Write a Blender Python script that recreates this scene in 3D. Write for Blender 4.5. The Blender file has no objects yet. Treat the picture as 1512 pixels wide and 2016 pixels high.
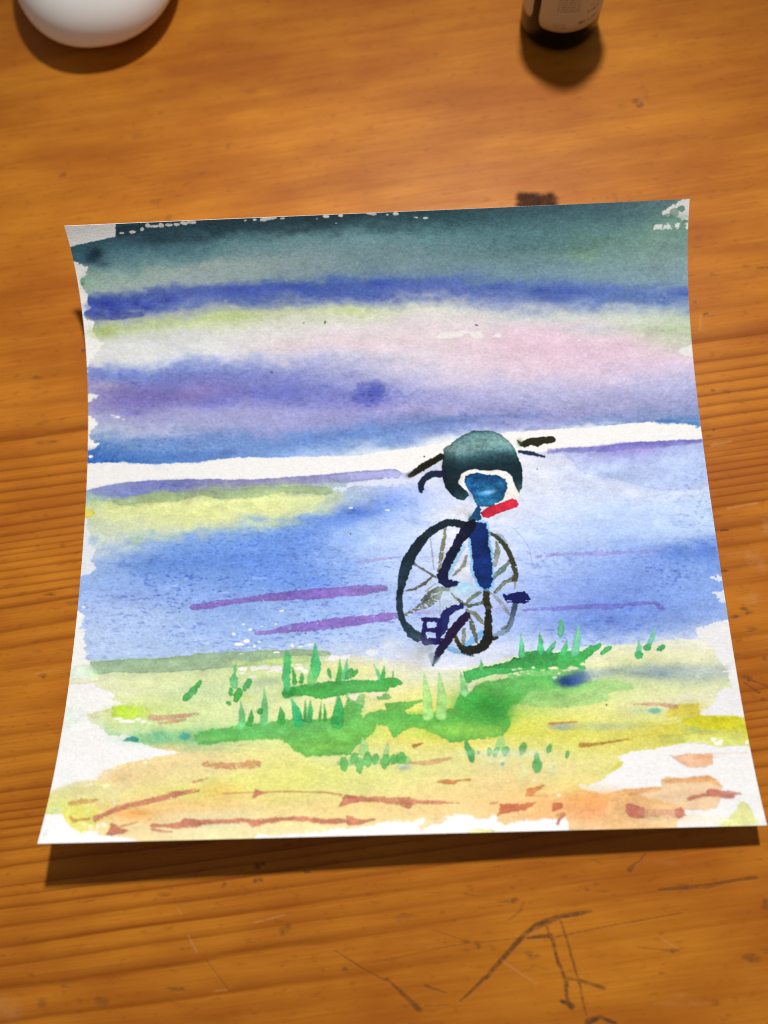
import bpy, bmesh, math
import numpy as np
from mathutils import Matrix, Vector
scene = bpy.context.scene
CM = 0.01
# ---------------------------------------------------------------- camera (a phone held over the table)
CAM = np.array([0.6660, -6.0252, 24.0124]); PITCH, ROLL, YAW, FPX = 0.245674, -0.196543, 0.157197, 1523.0
Mc = Matrix.Rotation(YAW, 3, 'Z') @ Matrix.Rotation(PITCH, 3, 'X') @ Matrix.Rotation(ROLL, 3, 'Z')
MN = np.array(Mc)
cd = bpy.data.cameras.new('camera'); cam = bpy.data.objects.new('camera', cd); scene.collection.objects.link(cam)
cam.matrix_world = Matrix.Translation(Vector(CAM*CM)) @ Mc.to_4x4()
cd.sensor_fit = 'VERTICAL'; cd.sensor_height = 36; cd.lens = 36*FPX/2016
cd.clip_start = .01; cd.clip_end = 50
cd.dof.use_dof = True; cd.dof.focus_distance = .2400; cd.dof.aperture_fstop = 4.4; cd.dof.aperture_blades = 0
scene.camera = cam
# ---------------------------------------------------------------- light: one shaded lamp beyond the sheet, dim room
w = bpy.data.worlds.new('World'); scene.world = w; w.use_nodes = True
bg = w.node_tree.nodes['Background']; bg.inputs[0].default_value = (1.0, .93, .85, 1); bg.inputs[1].default_value = .185
ld = bpy.data.lights.new('desk_lamp', 'SPOT'); ld.energy = 20.8; ld.color = (1, .965, .93); ld.shadow_soft_size = .021
ld.spot_size = math.radians(96); ld.spot_blend = 1.0
lo = bpy.data.objects.new('desk_lamp', ld); scene.collection.objects.link(lo); lo.location = (.065, .335, .535)
lo.rotation_euler = (Vector((-.02, -.27, 0))-lo.location).to_track_quat('-Z', 'Y').to_euler()
scene.view_settings.view_transform = 'Standard'; scene.view_settings.look = 'None'
scene.cycles.filter_width = 1.0
scene.view_settings.exposure = 0; scene.view_settings.gamma = 1
# ---------------------------------------------------------------- helpers
def project(Pt):                       # table space (cm) -> tracing coordinates
    q = (Pt-CAM) @ MN
    return 756+FPX*q[..., 0]/-q[..., 2], 1008-FPX*q[..., 1]/-q[..., 2]
def on_table(x, y):                    # tracing coordinates -> where that mark lies on the table (cm)
    d = np.stack([(np.asarray(x, float)-756)/FPX, -(np.asarray(y, float)-1008)/FPX, -np.ones_like(np.asarray(x, float))], -1) @ MN.T
    return (CAM+d*(-CAM[2]/d[..., 2])[..., None])[..., :2]
def link(name, me, mats, parent=None):
    o = bpy.data.objects.new(name, me); scene.collection.objects.link(o)
    for m in (mats if isinstance(mats, (list, tuple)) else [mats]): me.materials.append(m)
    if parent: o.parent = parent
    return o
def empty(name, loc, rz=0):
    o = bpy.data.objects.new(name, None); scene.collection.objects.link(o); o.location = loc; o.rotation_euler.z = rz; o.empty_display_size = .02
    return o
def tag(o, label, cat, group=None):
    o['label'] = label; o['category'] = cat
    if group: o['group'] = group
def smooth(me, on=True):
    me.polygons.foreach_set('use_smooth', [on]*len(me.polygons))
def lathe(prof, n=64):
    vs, fs = [], []; k = len(prof)
    for i in range(n):
        a = 2*math.pi*i/n
        for r, z in prof: vs.append((r*math.cos(a)*CM, r*math.sin(a)*CM, z*CM))
    for i in range(n):
        for j in range(k-1):
            a, b = i*k+j, ((i+1) % n)*k+j
            fs.append((a, b, b+1, a+1))
    if prof[0][0] > 0: fs.append(tuple(i*k for i in reversed(range(n))))
    if prof[-1][0] > 0: fs.append(tuple(i*k+k-1 for i in range(n)))
    me = bpy.data.meshes.new('lathe'); me.from_pydata(vs, [], fs)
    bm = bmesh.new(); bm.from_mesh(me); bmesh.ops.remove_doubles(bm, verts=bm.verts, dist=1e-6); bmesh.ops.recalc_face_normals(bm, faces=bm.faces); bm.to_mesh(me); bm.free()
    smooth(me); return me
def mat(name):
    m = bpy.data.materials.new(name); m.use_nodes = True
    return m, m.node_tree, m.node_tree.nodes['Principled BSDF']
def N(nt, t, **k):
    n = nt.nodes.new(t)
    for a, b in k.items():
        if a.startswith('i_'): n.inputs[int(a[2:])].default_value = b
        else: setattr(n, a, b)
    return n
def math_(nt, op, a, b=None, clamp=False):
    n = nt.nodes.new('ShaderNodeMath'); n.operation = op; n.use_clamp = clamp
    for i, v in enumerate((a, b)):
        if v is None: continue
        if isinstance(v, (int, float)): n.inputs[i].default_value = v
        else: nt.links.new(v, n.inputs[i])
    return n.outputs[0]
def mixc(nt, f, a, b, mode='MIX'):
    n = nt.nodes.new('ShaderNodeMix'); n.data_type = 'RGBA'; n.blend_type = mode; n.clamp_factor = True
    for s, v in ((n.inputs[0], f), (n.inputs[6], a), (n.inputs[7], b)):
        if isinstance(v, (int, float)): s.default_value = v
        elif isinstance(v, tuple): s.default_value = (*v, 1)
        else: nt.links.new(v, s)
    return n.outputs[2]
def ramp(nt, f, stops):
    n = nt.nodes.new('ShaderNodeValToRGB'); e = n.color_ramp.elements
    while len(e) < len(stops): e.new(.5)
    for s, (p, c) in zip(e, stops): s.position = p; s.color = (c, c, c, 1) if isinstance(c, (int, float)) else (*c, 1)
    nt.links.new(f, n.inputs[0]); return n.outputs[0]
def canvas(name, arr, data=False):     # an array computed here -> a texture
    h, w_ = arr.shape[:2]
    im = bpy.data.images.new(name, w_, h, alpha=False, float_buffer=False); im.colorspace_settings.name = 'Non-Color' if data else 'sRGB'
    px = np.ones((h, w_, 4), np.float32); px[..., :3] = arr[::-1]
    im.pixels.foreach_set(px.ravel()); im.update(); im.pack(); return im

# ---------------------------------------------------------------- pine table: boards glued side by side
TH = math.radians(5.6); ct, st_ = math.cos(TH), math.sin(TH)
RINGS = [(16.2,.25),(14.9,.3),(13.3,.25),(11.9,.3),(10.8,.25),(9.7,.35),(8.4,.3),(7.3,.35),(6.2,.4),(5.3,.45),(4.2,.9),(3.5,.8),(3.08,.8),(2.7,.7),(2.32,.9),(1.97,.7),(1.59,.85),(1.2,.9),(.86,.8),(.65,.6),(.4,.7),(.26,.5),(0,.7),(-.25,.8),(-.52,.8),(-.8,.7),(-1.08,.85),(-1.4,.9),(-2.18,.7),(-2.72,.9),(-3.44,.6),(-3.9,.45),(-4.8,.35),(-5.42,.85),(-6.08,.8),(-6.6,.6),(-7.05,.8),(-7.37,.7),(-7.6,.8),(-7.82,.8),(-8.05,.7),(-8.3,.7),(-8.65,.8),(-9.1,.7),(-9.66,.85),(-9.9,.6),(-10.2,.8),(-10.62,.75),(-11.15,.9),(-11.62,.7),(-12.1,.9),(-13.1,.8),(-13.6,.3),(-14.8,.6),(-15.9,.5),(-17.2,.5),(-18.3,.5),(-20,.4),(-22,.4)]
rb = np.random.default_rng(3); v_ = 16.2
while v_ < 46: v_ += rb.uniform(.5, 1.4); RINGS.insert(0, (v_, rb.uniform(.25, .6)))
v_ = -22
while v_ > -32: v_ -= rb.uniform(.5, 1.4); RINGS.append((v_, rb.uniform(.3, .7)))
RV = np.array([r[0] for r in RINGS]); RS = np.array([r[1] for r in RINGS])
WX0, WX1, WY0, WY1, WD = -17., 17., -17., 24., 34      # worn patch that the marks are mapped on (cm), dots per cm
ww, wh = int((WX1-WX0)*WD), int((WY1-WY0)*WD)
def wear():
    dark = np.zeros((wh, ww), np.float32); lite = np.zeros((wh, ww), np.float32); knot = np.zeros((wh, ww), np.float32)
    r2 = np.random.default_rng(5)
    def at(x, y):
        q = on_table(x, y); return (q[..., 0]-WX0)*WD, (WY1-q[..., 1])*WD
    def seg(buf, pts, a, soft=1.):
        for (x0, y0, r0), (x1, y1, r1) in zip(pts[:-1], pts[1:]):
            n = max(2, int(math.hypot(x1-x0, y1-y0)/1.5))
            t = np.linspace(0, 1, n); px, py = at(x0+(x1-x0)*t, y0+(y1-y0)*t)
            px = px+np.cumsum(r2.normal(0, .12, n)); rr = (r0+(r1-r0)*t)*.85
            for k in range(n):
                dab(buf, px[k], py[k], rr[k], rr[k], min(1, a*1.15*r2.uniform(.6, 1.1)), soft)
    def dab(buf, cx, cy, rx, ry, a, soft=1.):
        m = int(max(rx, ry)*2.5+3); i0, i1 = max(0, int(cx)-m), min(ww, int(cx)+m+1); j0, j1 = max(0, int(cy)-m), min(wh, int(cy)+m+1)
        if i0 >= i1 or j0 >= j1: return
        yy, xx = np.mgrid[j0:j1, i0:i1]
        d = np.sqrt(((xx-cx)/max(rx, .5))**2+((yy-cy)/max(ry, .5))**2)
        buf[j0:j1, i0:i1] = np.maximum(buf[j0:j1, i0:i1], a*np.clip((1.15-d)/(.55*soft)+.0, 0, 1))
    def spot(buf, x, y, rx, ry, a, soft=1.6):
        cx, cy = at(np.array(x), np.array(y))
        for k in range(5): dab(buf, float(cx)+r2.normal(0, rx*.3), float(cy)+r2.normal(0, ry*.25), rx*.7*r2.uniform(.5, 1), ry*.75*r2.uniform(.5, 1), a*r2.uniform(.6, 1), soft)
    seg(dark, [(906,1970,1),(956,1925,2.2),(991,1885,3),(1026,1845,3),(1056,1820,2.6),(1096,1805,2.6),(1140,1798,3),(1163,1794,1.4)], .85)
    seg(dark, [(1030,1838,1),(1060,1826,1.4),(1100,1808,1)], .6); seg(dark, [(1076,1824,1.4),(1084,1845,2.6),(1101,1900,2),(1112,1940,2.6),(1122,1982,1.6)], .7); seg(dark, [(1101,1808,1.2),(1120,1870,1.7),(1140,1935,1.7),(1152,1997,1.4)], .6)
    seg(dark, [(1036,1846,1.5),(1083,1842,2.8)], .85); seg(dark, [(1104,1971,2),(1116,1974,3),(1123,1981,4)], .95); seg(dark, [(1112,1925,1.4),(1141,1930,2),(1186,1945,2.4)], .65); seg(dark, [(1086,1845,1),(1200,1822,1.2),(1343,1797,1)], .5)
    seg(dark, [(760,1926,1),(790,1955,2.6),(826,1988,3.6)], .6); seg(dark, [(836,1940,1.6),(876,1955,1)], .6); seg(dark, [(836,1980,1),(880,1978,1)], .4); seg(dark, [(1256,1865,1),(1326,1872,1)], .5); seg(dark, [(1296,1751,1.5),(1340,1748,2.4),(1391,1744,3),(1440,1734,2),(1486,1727,2.4)], .6); seg(dark, [(1238,1712,3),(1255,1698,1.2),(1271,1680,1)], .7); seg(dark, [(1156,2012,4),(1180,2002,2),(1210,2014,2)], .9); seg(dark, [(1000,1812,1),(1024,1792,2),(1030,1776,1)], .35); seg(dark, [(756,1890,1),(900,1860,1),(1030,1846,1)], .3)
    seg(dark, [(660,1872,.9),(710,1905,1),(760,1932,1)], .5); seg(dark, [(405,1890,.9),(445,1947,.9)], .4); seg(dark, [(1026,1915,.8),(1050,1900,1),(1080,1910,.8)], .3); seg(dark, [(850,1830,.8),(905,1850,.8)], .35)
    for s in ((920,1852,9,4,.8),(938,1861,6,4,.7),(1046,1882,9,4,.85),(996,1775,14,3,.6),(1012,1773,6,4,.8),(1326,1872,5,3,.9),(1483,1885,8,6,.85),(1508,1781,6,7,.8),(1303,1917,4,3,.7),(800,1803,14,3,.5),(1406,1975,8,3,.6),(1152,1751,4,3,.6),(1170,1740,3,2,.5),(922,1760,6,2,.4),(507,1700,6,5,.9),(440,1741,3.4,3,.9),(509,1733,4.4,4,.95),(602,1716,4,3,.8),(322,1760,9,2.6,.5),(557,1830,10,6,.6),(192,1970,10,6,.45),(80,1976,8,6,.45),(342,1947,10,2.6,.6),(677,1907,3.6,3,.8),(125,1940,5,2,.4),
      (1425,1124,8,2.6,.9),(1411,1017,6,2.4,.7),(1465,1197,6,4,.75),(1472,1206,3,3,.8),(1447,1213,6,3,.8),(1482,1240,8,3,.55),(1468,1335,5,5,.9),(1506,1297,4,3,.6),(1501,1378,3,2.4,.7),(1387,617,4,4,.95),(1369,594,3,3,.5),(1403,541,5,4,.4),(1375,467,6,5,.3),(1488,482,6,5,.35),(1468,524,6,4,.35),(1404,769,5,3,.6),(1433,770,6,3,.5),(1404,846,4,2.4,.7),(1394,858,7,2,.5),(1468,812,4,3,.3),(1460,1550,4,2,.3),
      (164,690,4,5,.8),(71,743,8,4,.6),(66,763,7,4,.3),(86,831,10,4,.4),(90,870,12,5,.6),(96,937,5,3,.4),(102,1169,10,2.6,.95),(119,1073,5,4,.5),(88,1014,4,3,.4),(147,1187,10,4,.6),(110,1198,8,2,.3),(82,1329,7,4,.65),(90,1428,4,3,.4),(298,397,9,4,.6),(327,428,7,10,.4),(124,344,6,6,.7),(445,287,6,6,.55),(495,180,16,4,.35),(267,267,14,6,.3),(1257,204,8,8,.9),(948,35,9,8,.25),(1211,387,5,8,.3),(890,205,5,8,.2),(1350,85,10,5,.2),(1430,118,12,5,.2),(1020,210,4,2,.3),(250,1512,3,2,.3),(70,1540,5,2,.3)): spot(dark, *s)
    seg(dark, [(1464,1343,1),(1478,1354,1),(1496,1364,1.4)], .8); seg(dark, [(1472,1337,1),(1512,1352,1)], .6); seg(dark, [(1419,1045,1.6),(1434,1043,1)], .8); seg(dark, [(1490,527,1.5),(1520,526,2)], .6)
    for s in ((1488,1099,11,16,.5),(1482,1176,18,7,.5),(1506,1038,8,14,.45),(1416,873,10,4,.5),(1379,634,3,14,.35),(1465,540,16,5,.3),(15,1985,20,20,.5),(1060,330,14,10,.2),(860,360,20,10,.18),(1310,1695,16,4,.3),(1345,1975,30,4,.4),(1330,1958,12,4,.3),(1450,1090,14,4,.3),(830,300,12,20,.1)): spot(lite, *s, soft=3.2)
    for q in ([(370,1840,1),(386,1872,1.4)],[(348,1786,.8),(356,1798,.8)],[(420,1950,.8),(446,1948,1)],[(985,1890,1),(1050,1935,1)],[(1379,620,1),(1376,650,1)],[(1400,876,2),(1440,868,1)],[(1300,1846,1),(1330,1866,1)],[(70,1325,.8),(120,1318,.8)],[(500,1815,1),(560,1800,1)],[(1430,1000,1),(1490,990,1.4)]): seg(lite, q, .45)
    # a burnt knot behind the paper's far edge
    for k in range(260):
        x, y = r2.uniform(1024, 1088), r2.uniform(385, 440); cx, cy = at(np.array(x), np.array(y)); dab(knot, float(cx), float(cy), 8, 7, r2.uniform(.85, 1), 1.4)
    # pores and nicks scattered over the rest
    for k in range(700):
        cx, cy = r2.uniform(0, ww), r2.uniform(0, wh); dab(dark, cx, cy, r2.uniform(.6, 2.6), r2.uniform(.5, 1.0), r2.uniform(.08, .4), 1.6)
    return np.stack([dark, lite, knot], -1)
wear_im = canvas('table_wear', np.clip(wear(), 0, 1), data=True)
def wood_material():
    m, nt, bs = mat('varnished_pine'); L = nt.links.new
    uv = N(nt, 'ShaderNodeUVMap', uv_map='grain').outputs[0]
    ph = N(nt, 'ShaderNodeAttribute', attribute_name='ring').outputs['Fac']; sg = N(nt, 'ShaderNodeAttribute', attribute_name='ring_strength').outputs['Fac']; tone = N(nt, 'ShaderNodeAttribute', attribute_name='tone').outputs['Fac']
    def tex(sx, sy, scale=1, det=3, rough=.55):
        mp = N(nt, 'ShaderNodeMapping'); mp.inputs['Scale'].default_value = (sx, sy, 1); L(uv, mp.inputs[0])
        n = N(nt, 'ShaderNodeTexNoise'); n.inputs['Scale'].default_value = scale; n.inputs['Detail'].default_value = det; n.inputs['Roughness'].default_value = rough; L(mp.outputs[0], n.inputs['Vector']); return n.outputs['Fac']
    wob = math_(nt, 'ADD', math_(nt, 'MULTIPLY', math_(nt, 'SUBTRACT', tex(.05, .18, 1, 2), .5), 1.3), math_(nt, 'MULTIPLY', math_(nt, 'SUBTRACT', tex(.25, 1.6, 1, 3), .5), .3))
    fr = math_(nt, 'FRACT', math_(nt, 'ADD', ph, wob))
    late = ramp(nt, fr, [(0, .7), (.06, .15), (.3, 0), (.55, .14), (.8, .6), (.93, 1.), (1, .7)])
    late = math_(nt, 'MULTIPLY', late, math_(nt, 'MULTIPLY', sg, math_(nt, 'ADD', .45, tex(.12, 1.3, 1, 3))), clamp=True)
    fib = tex(.5, 16, 1, 4, .7); fib2 = tex(.25, 9, 1, 3, .6); cloud = tex(.14, .38, 1, 3, .55); blot = tex(.35, .9, 1, 4, .6)
    c = mixc(nt, ramp(nt, cloud, [(.36, 0), (.64, 1)]), (.545, .200, .0160), (.375, .110, .0090))
    c = mixc(nt, math_(nt, 'MULTIPLY', ramp(nt, blot, [(.45, 0), (.75, 1)]), .45), c, (.36, .095, .006))
    c = mixc(nt, math_(nt, 'MULTIPLY', ramp(nt, fib2, [(.45, 0), (.75, 1)]), .24), c, (.32, .078, .005))
    c = mixc(nt, math_(nt, 'MULTIPLY', ramp(nt, fib2, [(.26, 1), (.46, 0)]), .2), c, (.64, .26, .03))
    c = mixc(nt, late, c, (.20, .042, .002))
    c = mixc(nt, math_(nt, 'MULTIPLY', ramp(nt, fib, [(.48, 0), (.75, 1)]), .26), c, (.22, .055, .006))
    spk = tex(2.2, 5, 1, 3, .6)
    c = mixc(nt, math_(nt, 'MULTIPLY', ramp(nt, spk, [(.58, 0), (.74, 1)]), .4), c, (.16, .045, .010))
    tn = N(nt, 'ShaderNodeCombineColor'); [L(tone, tn.inputs[k]) for k in range(3)]
    c = mixc(nt, 1., c, tn.outputs[0], 'MULTIPLY')
    wi = N(nt, 'ShaderNodeTexImage', image=wear_im, extension='CLIP'); L(N(nt, 'ShaderNodeUVMap', uv_map='wear').outputs[0], wi.inputs[0])
    sp_ = N(nt, 'ShaderNodeSeparateColor'); L(wi.outputs[0], sp_.inputs[0])
    c = mixc(nt, math_(nt, 'MULTIPLY', sp_.outputs[2], .96), c, (.03, .006, .003))
    c = mixc(nt, math_(nt, 'MULTIPLY', sp_.outputs[1], .55), c, (.62, .36, .16))
    c = mixc(nt, math_(nt, 'MULTIPLY', math_(nt, 'MULTIPLY', sp_.outputs[0], ramp(nt, tex(3, 5, 1, 2), [(.3, .38), (.62, .85)])), 1.0, True), c, (.034, .022, .016))
    L(c, bs.inputs['Base Color'])
    ro = math_(nt, 'ADD', math_(nt, 'MULTIPLY', blot, .2), .36); ro = math_(nt, 'ADD', ro, math_(nt, 'MULTIPLY', sp_.outputs[1], .2)); L(ro, bs.inputs['Roughness'])
    L(math_(nt, 'SUBTRACT', .16, math_(nt, 'MULTIPLY', sp_.outputs[2], .12)), bs.inputs['Specular IOR Level'])
    h = math_(nt, 'ADD', math_(nt, 'MULTIPLY', fib, .35), math_(nt, 'MULTIPLY', late, .5)); h = math_(nt, 'SUBTRACT', h, math_(nt, 'MULTIPLY', sp_.outputs[0], 2.0)); h = math_(nt, 'ADD', h, math_(nt, 'MULTIPLY', blot, .8))
    b = N(nt, 'ShaderNodeBump'); b.inputs['Strength'].default_value = .35; b.inputs['Distance'].default_value = .0002; L(h, b.inputs['Height']); L(b.outputs[0], bs.inputs['Normal'])
    return m
wood = wood_material()
table = empty('table', (0, 0, 0))
tag(table, 'orange varnished pine table top of long scratched boards under everything', 'table')
JOINTS = [-25.2, -15.4, -5.62, 4.18, 13.9, 23.6, 33.4, 43.0]
TONE = [.99, 1.0, 1.01, .98, 1.0, .98, 1.0]
for b0, b1, tn_ in zip(JOINTS[:-1], JOINTS[1:], TONE):
    g = .001; vv = np.concatenate([[b0+g], np.linspace(b0+.012, b1-.012, 72), [b1-g]]); uu = np.linspace(-44, 44, 45)
    V, U = np.meshgrid(vv, uu, indexing='ij'); nv, nu = V.shape
    Zt = np.zeros_like(V); Zt[0] = Zt[-1] = -.003
    top = np.stack([U*ct-V*st_, U*st_+V*ct, Zt], -1).reshape(-1, 3); bot = top.copy(); bot[:, 2] = -2.6
    idx = np.arange(nv*nu).reshape(nv, nu); q = np.stack([idx[:-1, :-1], idx[:-1, 1:], idx[1:, 1:], idx[1:, :-1]], -1).reshape(-1, 4)
    rim = np.concatenate([idx[0, :], idx[1:, -1], idx[-1, -2::-1], idx[-2:0:-1, 0]]); o_ = nv*nu
    fs = q.tolist(); nb = len(rim)
    vs = np.concatenate([top, bot[rim]])
    fs += [(int(rim[i]), o_+i, o_+(i+1) % nb, int(rim[(i+1) % nb])) for i in range(nb)]; fs.append(tuple(o_+i for i in range(nb)))
    me = bpy.data.meshes.new('board'); me.from_pydata((vs*CM).tolist(), [], fs)
    uvx = vs[:, 0]*ct+vs[:, 1]*st_; uvv = -vs[:, 0]*st_+vs[:, 1]*ct
    ps = np.interp(-uvv, -RV, np.arange(len(RV))); ss = np.interp(-uvv, -RV, RS)
    sm_ = lambda a, lo_, hi_: np.clip((a-lo_)/(hi_-lo_), 0, 1)
    ss = .88*ss*(1-.72*sm_(-uvv, 9.2, 11.5)*sm_(uvx, -7, 2))*(1-.45*sm_(uvv, 4.4, 6))*(1-.3*sm_(-uvv, 2, 3)*(1-sm_(-uvv, 6, 7)))
    for nm, a in (('ring', ps), ('ring_strength', ss), ('tone', np.full(len(vs), tn_))):
        at_ = me.attributes.new(nm, 'FLOAT', 'POINT'); at_.data.foreach_set('value', a.astype(np.float32))
    li = np.empty(len(me.loops), np.int32); me.loops.foreach_get('vertex_index', li)
    me.uv_layers.new(name='grain').data.foreach_set('uv', np.stack([uvx[li], uvv[li]], -1).astype(np.float32).ravel())
    me.uv_layers.new(name='wear').data.foreach_set('uv', np.stack([(vs[li, 0]-WX0)/(WX1-WX0), (vs[li, 1]-WY0)/(WY1-WY0)], -1).astype(np.float32).ravel())
    link('board', me, wood, table)
# ---------------------------------------------------------------- the watercolour, painted stroke by stroke
X0, Y0, PW, PH = 60, 376, 1460, 1296          # sheet of tracing coordinates the strokes are given in
rng = np.random.default_rng(7)
def _bs(n, step):
    m = int(n/step)+4
    t = np.arange(n)/step; i = t.astype(int); f = t-i
    w = np.stack([(1-f)**3, 3*f**3-6*f**2+4, -3*f**3+3*f**2+3*f+1, f**3], 1)/6
    return m, i, w
def noise(sx, sy, w=PW, h=PH):
    "smooth anisotropic noise, mean 0, deviation 1"
    mx, ix, wx = _bs(w, sx); my, iy, wy = _bs(h, sy)
    g = rng.standard_normal((my, mx)).astype(np.float32)
    a = sum(g[iy+k]*wy[:, k, None].astype(np.float32) for k in range(4))
    a = sum(a[:, ix+k]*wx[None, :, k].astype(np.float32) for k in range(4))
    return (a-a.mean())/a.std()
def blur(a, rx, ry):
    for ax, r in ((1, rx), (0, ry)):
        for _ in range(2):
            if r < 1: continue
            p = np.concatenate([np.repeat(np.take(a, [0], ax), r+1, ax), a, np.repeat(np.take(a, [-1], ax), r, ax)], ax)
            c = np.cumsum(p, ax, dtype=np.float64)
            n = a.shape[ax]
            a = ((np.take(c, range(2*r+1, 2*r+1+n), ax)-np.take(c, range(0, n), ax))/(2*r+1)).astype(np.float32)
    return a
YY, XX = np.mgrid[0:PH, 0:PW].astype(np.float32)
XX += X0; YY += Y0
tooth = .55*noise(2.6, 1.9)+.6*noise(1.5, 1.3)+.25*noise(5, 3)
fine = .6*noise(1.7, 1.5)+.5*noise(3.4, 2.0)
rag = .42*noise(4.2, 3.4)+.5*noise(2.0, 1.8)+.5*noise(13, 10)+.25*noise(26, 20)             # ragged edges
mott = .6*noise(16, 8)+.5*noise(40, 16)+.3*noise(7, 4)                # pigment mottling
PAPER = np.array([219, 214, 211], np.float32)
IMG = np.tile(PAPER, (PH, PW, 1))

def box(x0, y0, x1, y1, m):
    a = max(0, int(x0-m-X0)); b = min(PW, int(x1+m-X0)+1); c = max(0, int(y0-m-Y0)); d = min(PH, int(y1+m-Y0)+1)
    return slice(c, d), slice(a, b)
def lay(S, al, col, edge=None, gran=.5, var=.05):
    "lay a colour over the sheet; pigment pools in the tooth"
    al = np.clip(al, 0, 1)[..., None]
    c = np.asarray(col, np.float32)
    c = np.broadcast_to(c, al.shape[:2]+(3,))
    dens = 1-c.mean(-1, keepdims=True)/235
    k = 1-var*mott[S][..., None]-gran*.10*np.maximum(dens, .12)*tooth[S][..., None]
    if edge is not None: k = k*(1-edge[..., None])
    IMG[S] = IMG[S]*(1-al)+np.clip(c*k, 0, 250)*al
def sdist(pts, S):
    x = XX[S]; y = YY[S]; n = len(pts)
    d2 = np.full(x.shape, 1e12, np.float32); ins = np.zeros(x.shape, bool)
    for i in range(n):
        ax, ay = pts[i]; bx, by = pts[(i+1) % n]
        ex, ey = bx-ax, by-ay; L = ex*ex+ey*ey+1e-9
        px, py = x-ax, y-ay
        t = np.clip((px*ex+py*ey)/L, 0, 1)
        d2 = np.minimum(d2, (px-t*ex)**2+(py-t*ey)**2)
        if ay != by:
            c = ((ay > y) != (by > y)) & (px < ex*(py)/(ey if ey else 1e-9))
            ins ^= c
    d = np.sqrt(d2)
    return np.where(ins, d, -d)
def P(col, pts, a=1., rough=1., soft=.7, edge=.12, ew=2.2, gran=.6, var=.05, fade=None):
    "a flat wash with its own outline"
    xs = [p[0] for p in pts]; ys = [p[1] for p in pts]
    if min(ys) > 1290: soft += .9
    S = box(min(xs), min(ys), max(xs), max(ys), 4+2*soft+2*rough)
    sd = sdist(pts, S)+rag[S]*rough
    al = np.clip(.5+sd/(2*soft), 0, 1); al = al*al*(3-2*al)*a
    if fade is not None:                          # (x0,y0)->(x1,y1): the wash runs out along this way
        x0, y0, x1, y1 = fade; ex, ey = x1-x0, y1-y0
        t = np.clip(((XX[S]-x0)*ex+(YY[S]-y0)*ey)/(ex*ex+ey*ey)+.06*mott[S], 0, 1)
        al = al*(1-t)
    c = np.asarray(col, np.float32) if not callable(col) else col(XX[S], YY[S])
    lay(S, al, c, edge*np.exp(-(sd/ew)**2) if edge else None, gran, var)
def B(col, pts, a=1., rough=.8, soft=.8, dry=0., edge=.10, gran=.6, var=.06):
    "a brush stroke: (x, y, radius) along its path; dry lets the tooth show through"
    m = max(p[2] for p in pts)
    if pts[0][1] > 1290: soft += .8
    xs = [p[0] for p in pts]; ys = [p[1] for p in pts]
    S = box(min(xs), min(ys), max(xs), max(ys), m+4+2*soft)
    x = XX[S]; y = YY[S]; best = np.full(x.shape, -1e6, np.float32); tc = np.zeros(x.shape, np.float32)
    multi = isinstance(col[0], (tuple, list))
    for i in range(len(pts)-1):
        ax, ay, ar = pts[i]; bx, by, br = pts[i+1]
        ex, ey = bx-ax, by-ay; L = ex*ex+ey*ey+1e-9
        t = np.clip(((x-ax)*ex+(y-ay)*ey)/L, 0, 1)
        s = ar+(br-ar)*t-np.sqrt((x-ax-t*ex)**2+(y-ay-t*ey)**2)
        u = s > best; best = np.where(u, s, best); tc = np.where(u, i+t, tc)
    sd = best+rag[S]*rough*min(1, m/4)
    al = np.clip(.5+sd/(2*soft), 0, 1)*a
    if dry: al = al*np.clip(.55+(fine[S]*.9+1.5-2.4*dry+best/m*.6)*.9, 0, 1)
    if multi:
        cc = np.array(col, np.float32); q = tc/(len(pts)-1)*(len(cc)-1)
        c = np.stack([np.interp(q, range(len(cc)), cc[:, k]) for k in range(3)], -1)
    else: c = col
    lay(S, al, c, edge*np.exp(-(sd/1.8)**2), gran, var)
def G(col, x, y, rx, ry, a=.8, ang=0., gran=.6, rag_=.25):
    "a soft wet-in-wet bloom"
    m = 2.2*max(rx, ry)
    S = box(x, y, x, y, m); c, s = math.cos(math.radians(ang)), math.sin(math.radians(ang))
    u = ((XX[S]-x)*c+(YY[S]-y)*s)/rx; v = (-(XX[S]-x)*s+(YY[S]-y)*c)/ry
    r = u*u+v*v
    lay(S, a*np.exp(-r*(1+rag_*np.clip(mott[S], -1.5, 1.5)))*np.clip(2.2-np.sqrt(r), 0, 1), col, None, gran)
def O(col, x, y, rx, ry, ang=0., a=1., rough=.8, **k):
    "a small oval dab"
    c, s = math.cos(math.radians(ang)), math.sin(math.radians(ang)); q = []
    for i in range(14):
        t = 2*math.pi*i/14; u, v = rx*math.cos(t), ry*math.sin(t); q.append((x+u*c-v*s, y+u*s+v*c))
    P(col, q, a, rough, **k)
def blade(col, x0, y0, x1, y1, w, a=.95, tip=None):
    mx, my = .55*x0+.45*x1+w*.12, .55*y0+.45*y1
    c = [col, col, tip or tuple(.75*v+.25*p for v, p in zip(col, (190, 205, 190)))]
    B(c, [(x0, y0, w*.62), (mx, my, w*.5), (x1, y1, .6)], a, rough=.6)
def flecks(pts, col=(222, 217, 210)):
    for x, y, rx, ry in pts: O(col, x, y, rx*1.05, ry*1.05, 0, 1, .9, edge=0, gran=.2)
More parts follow.
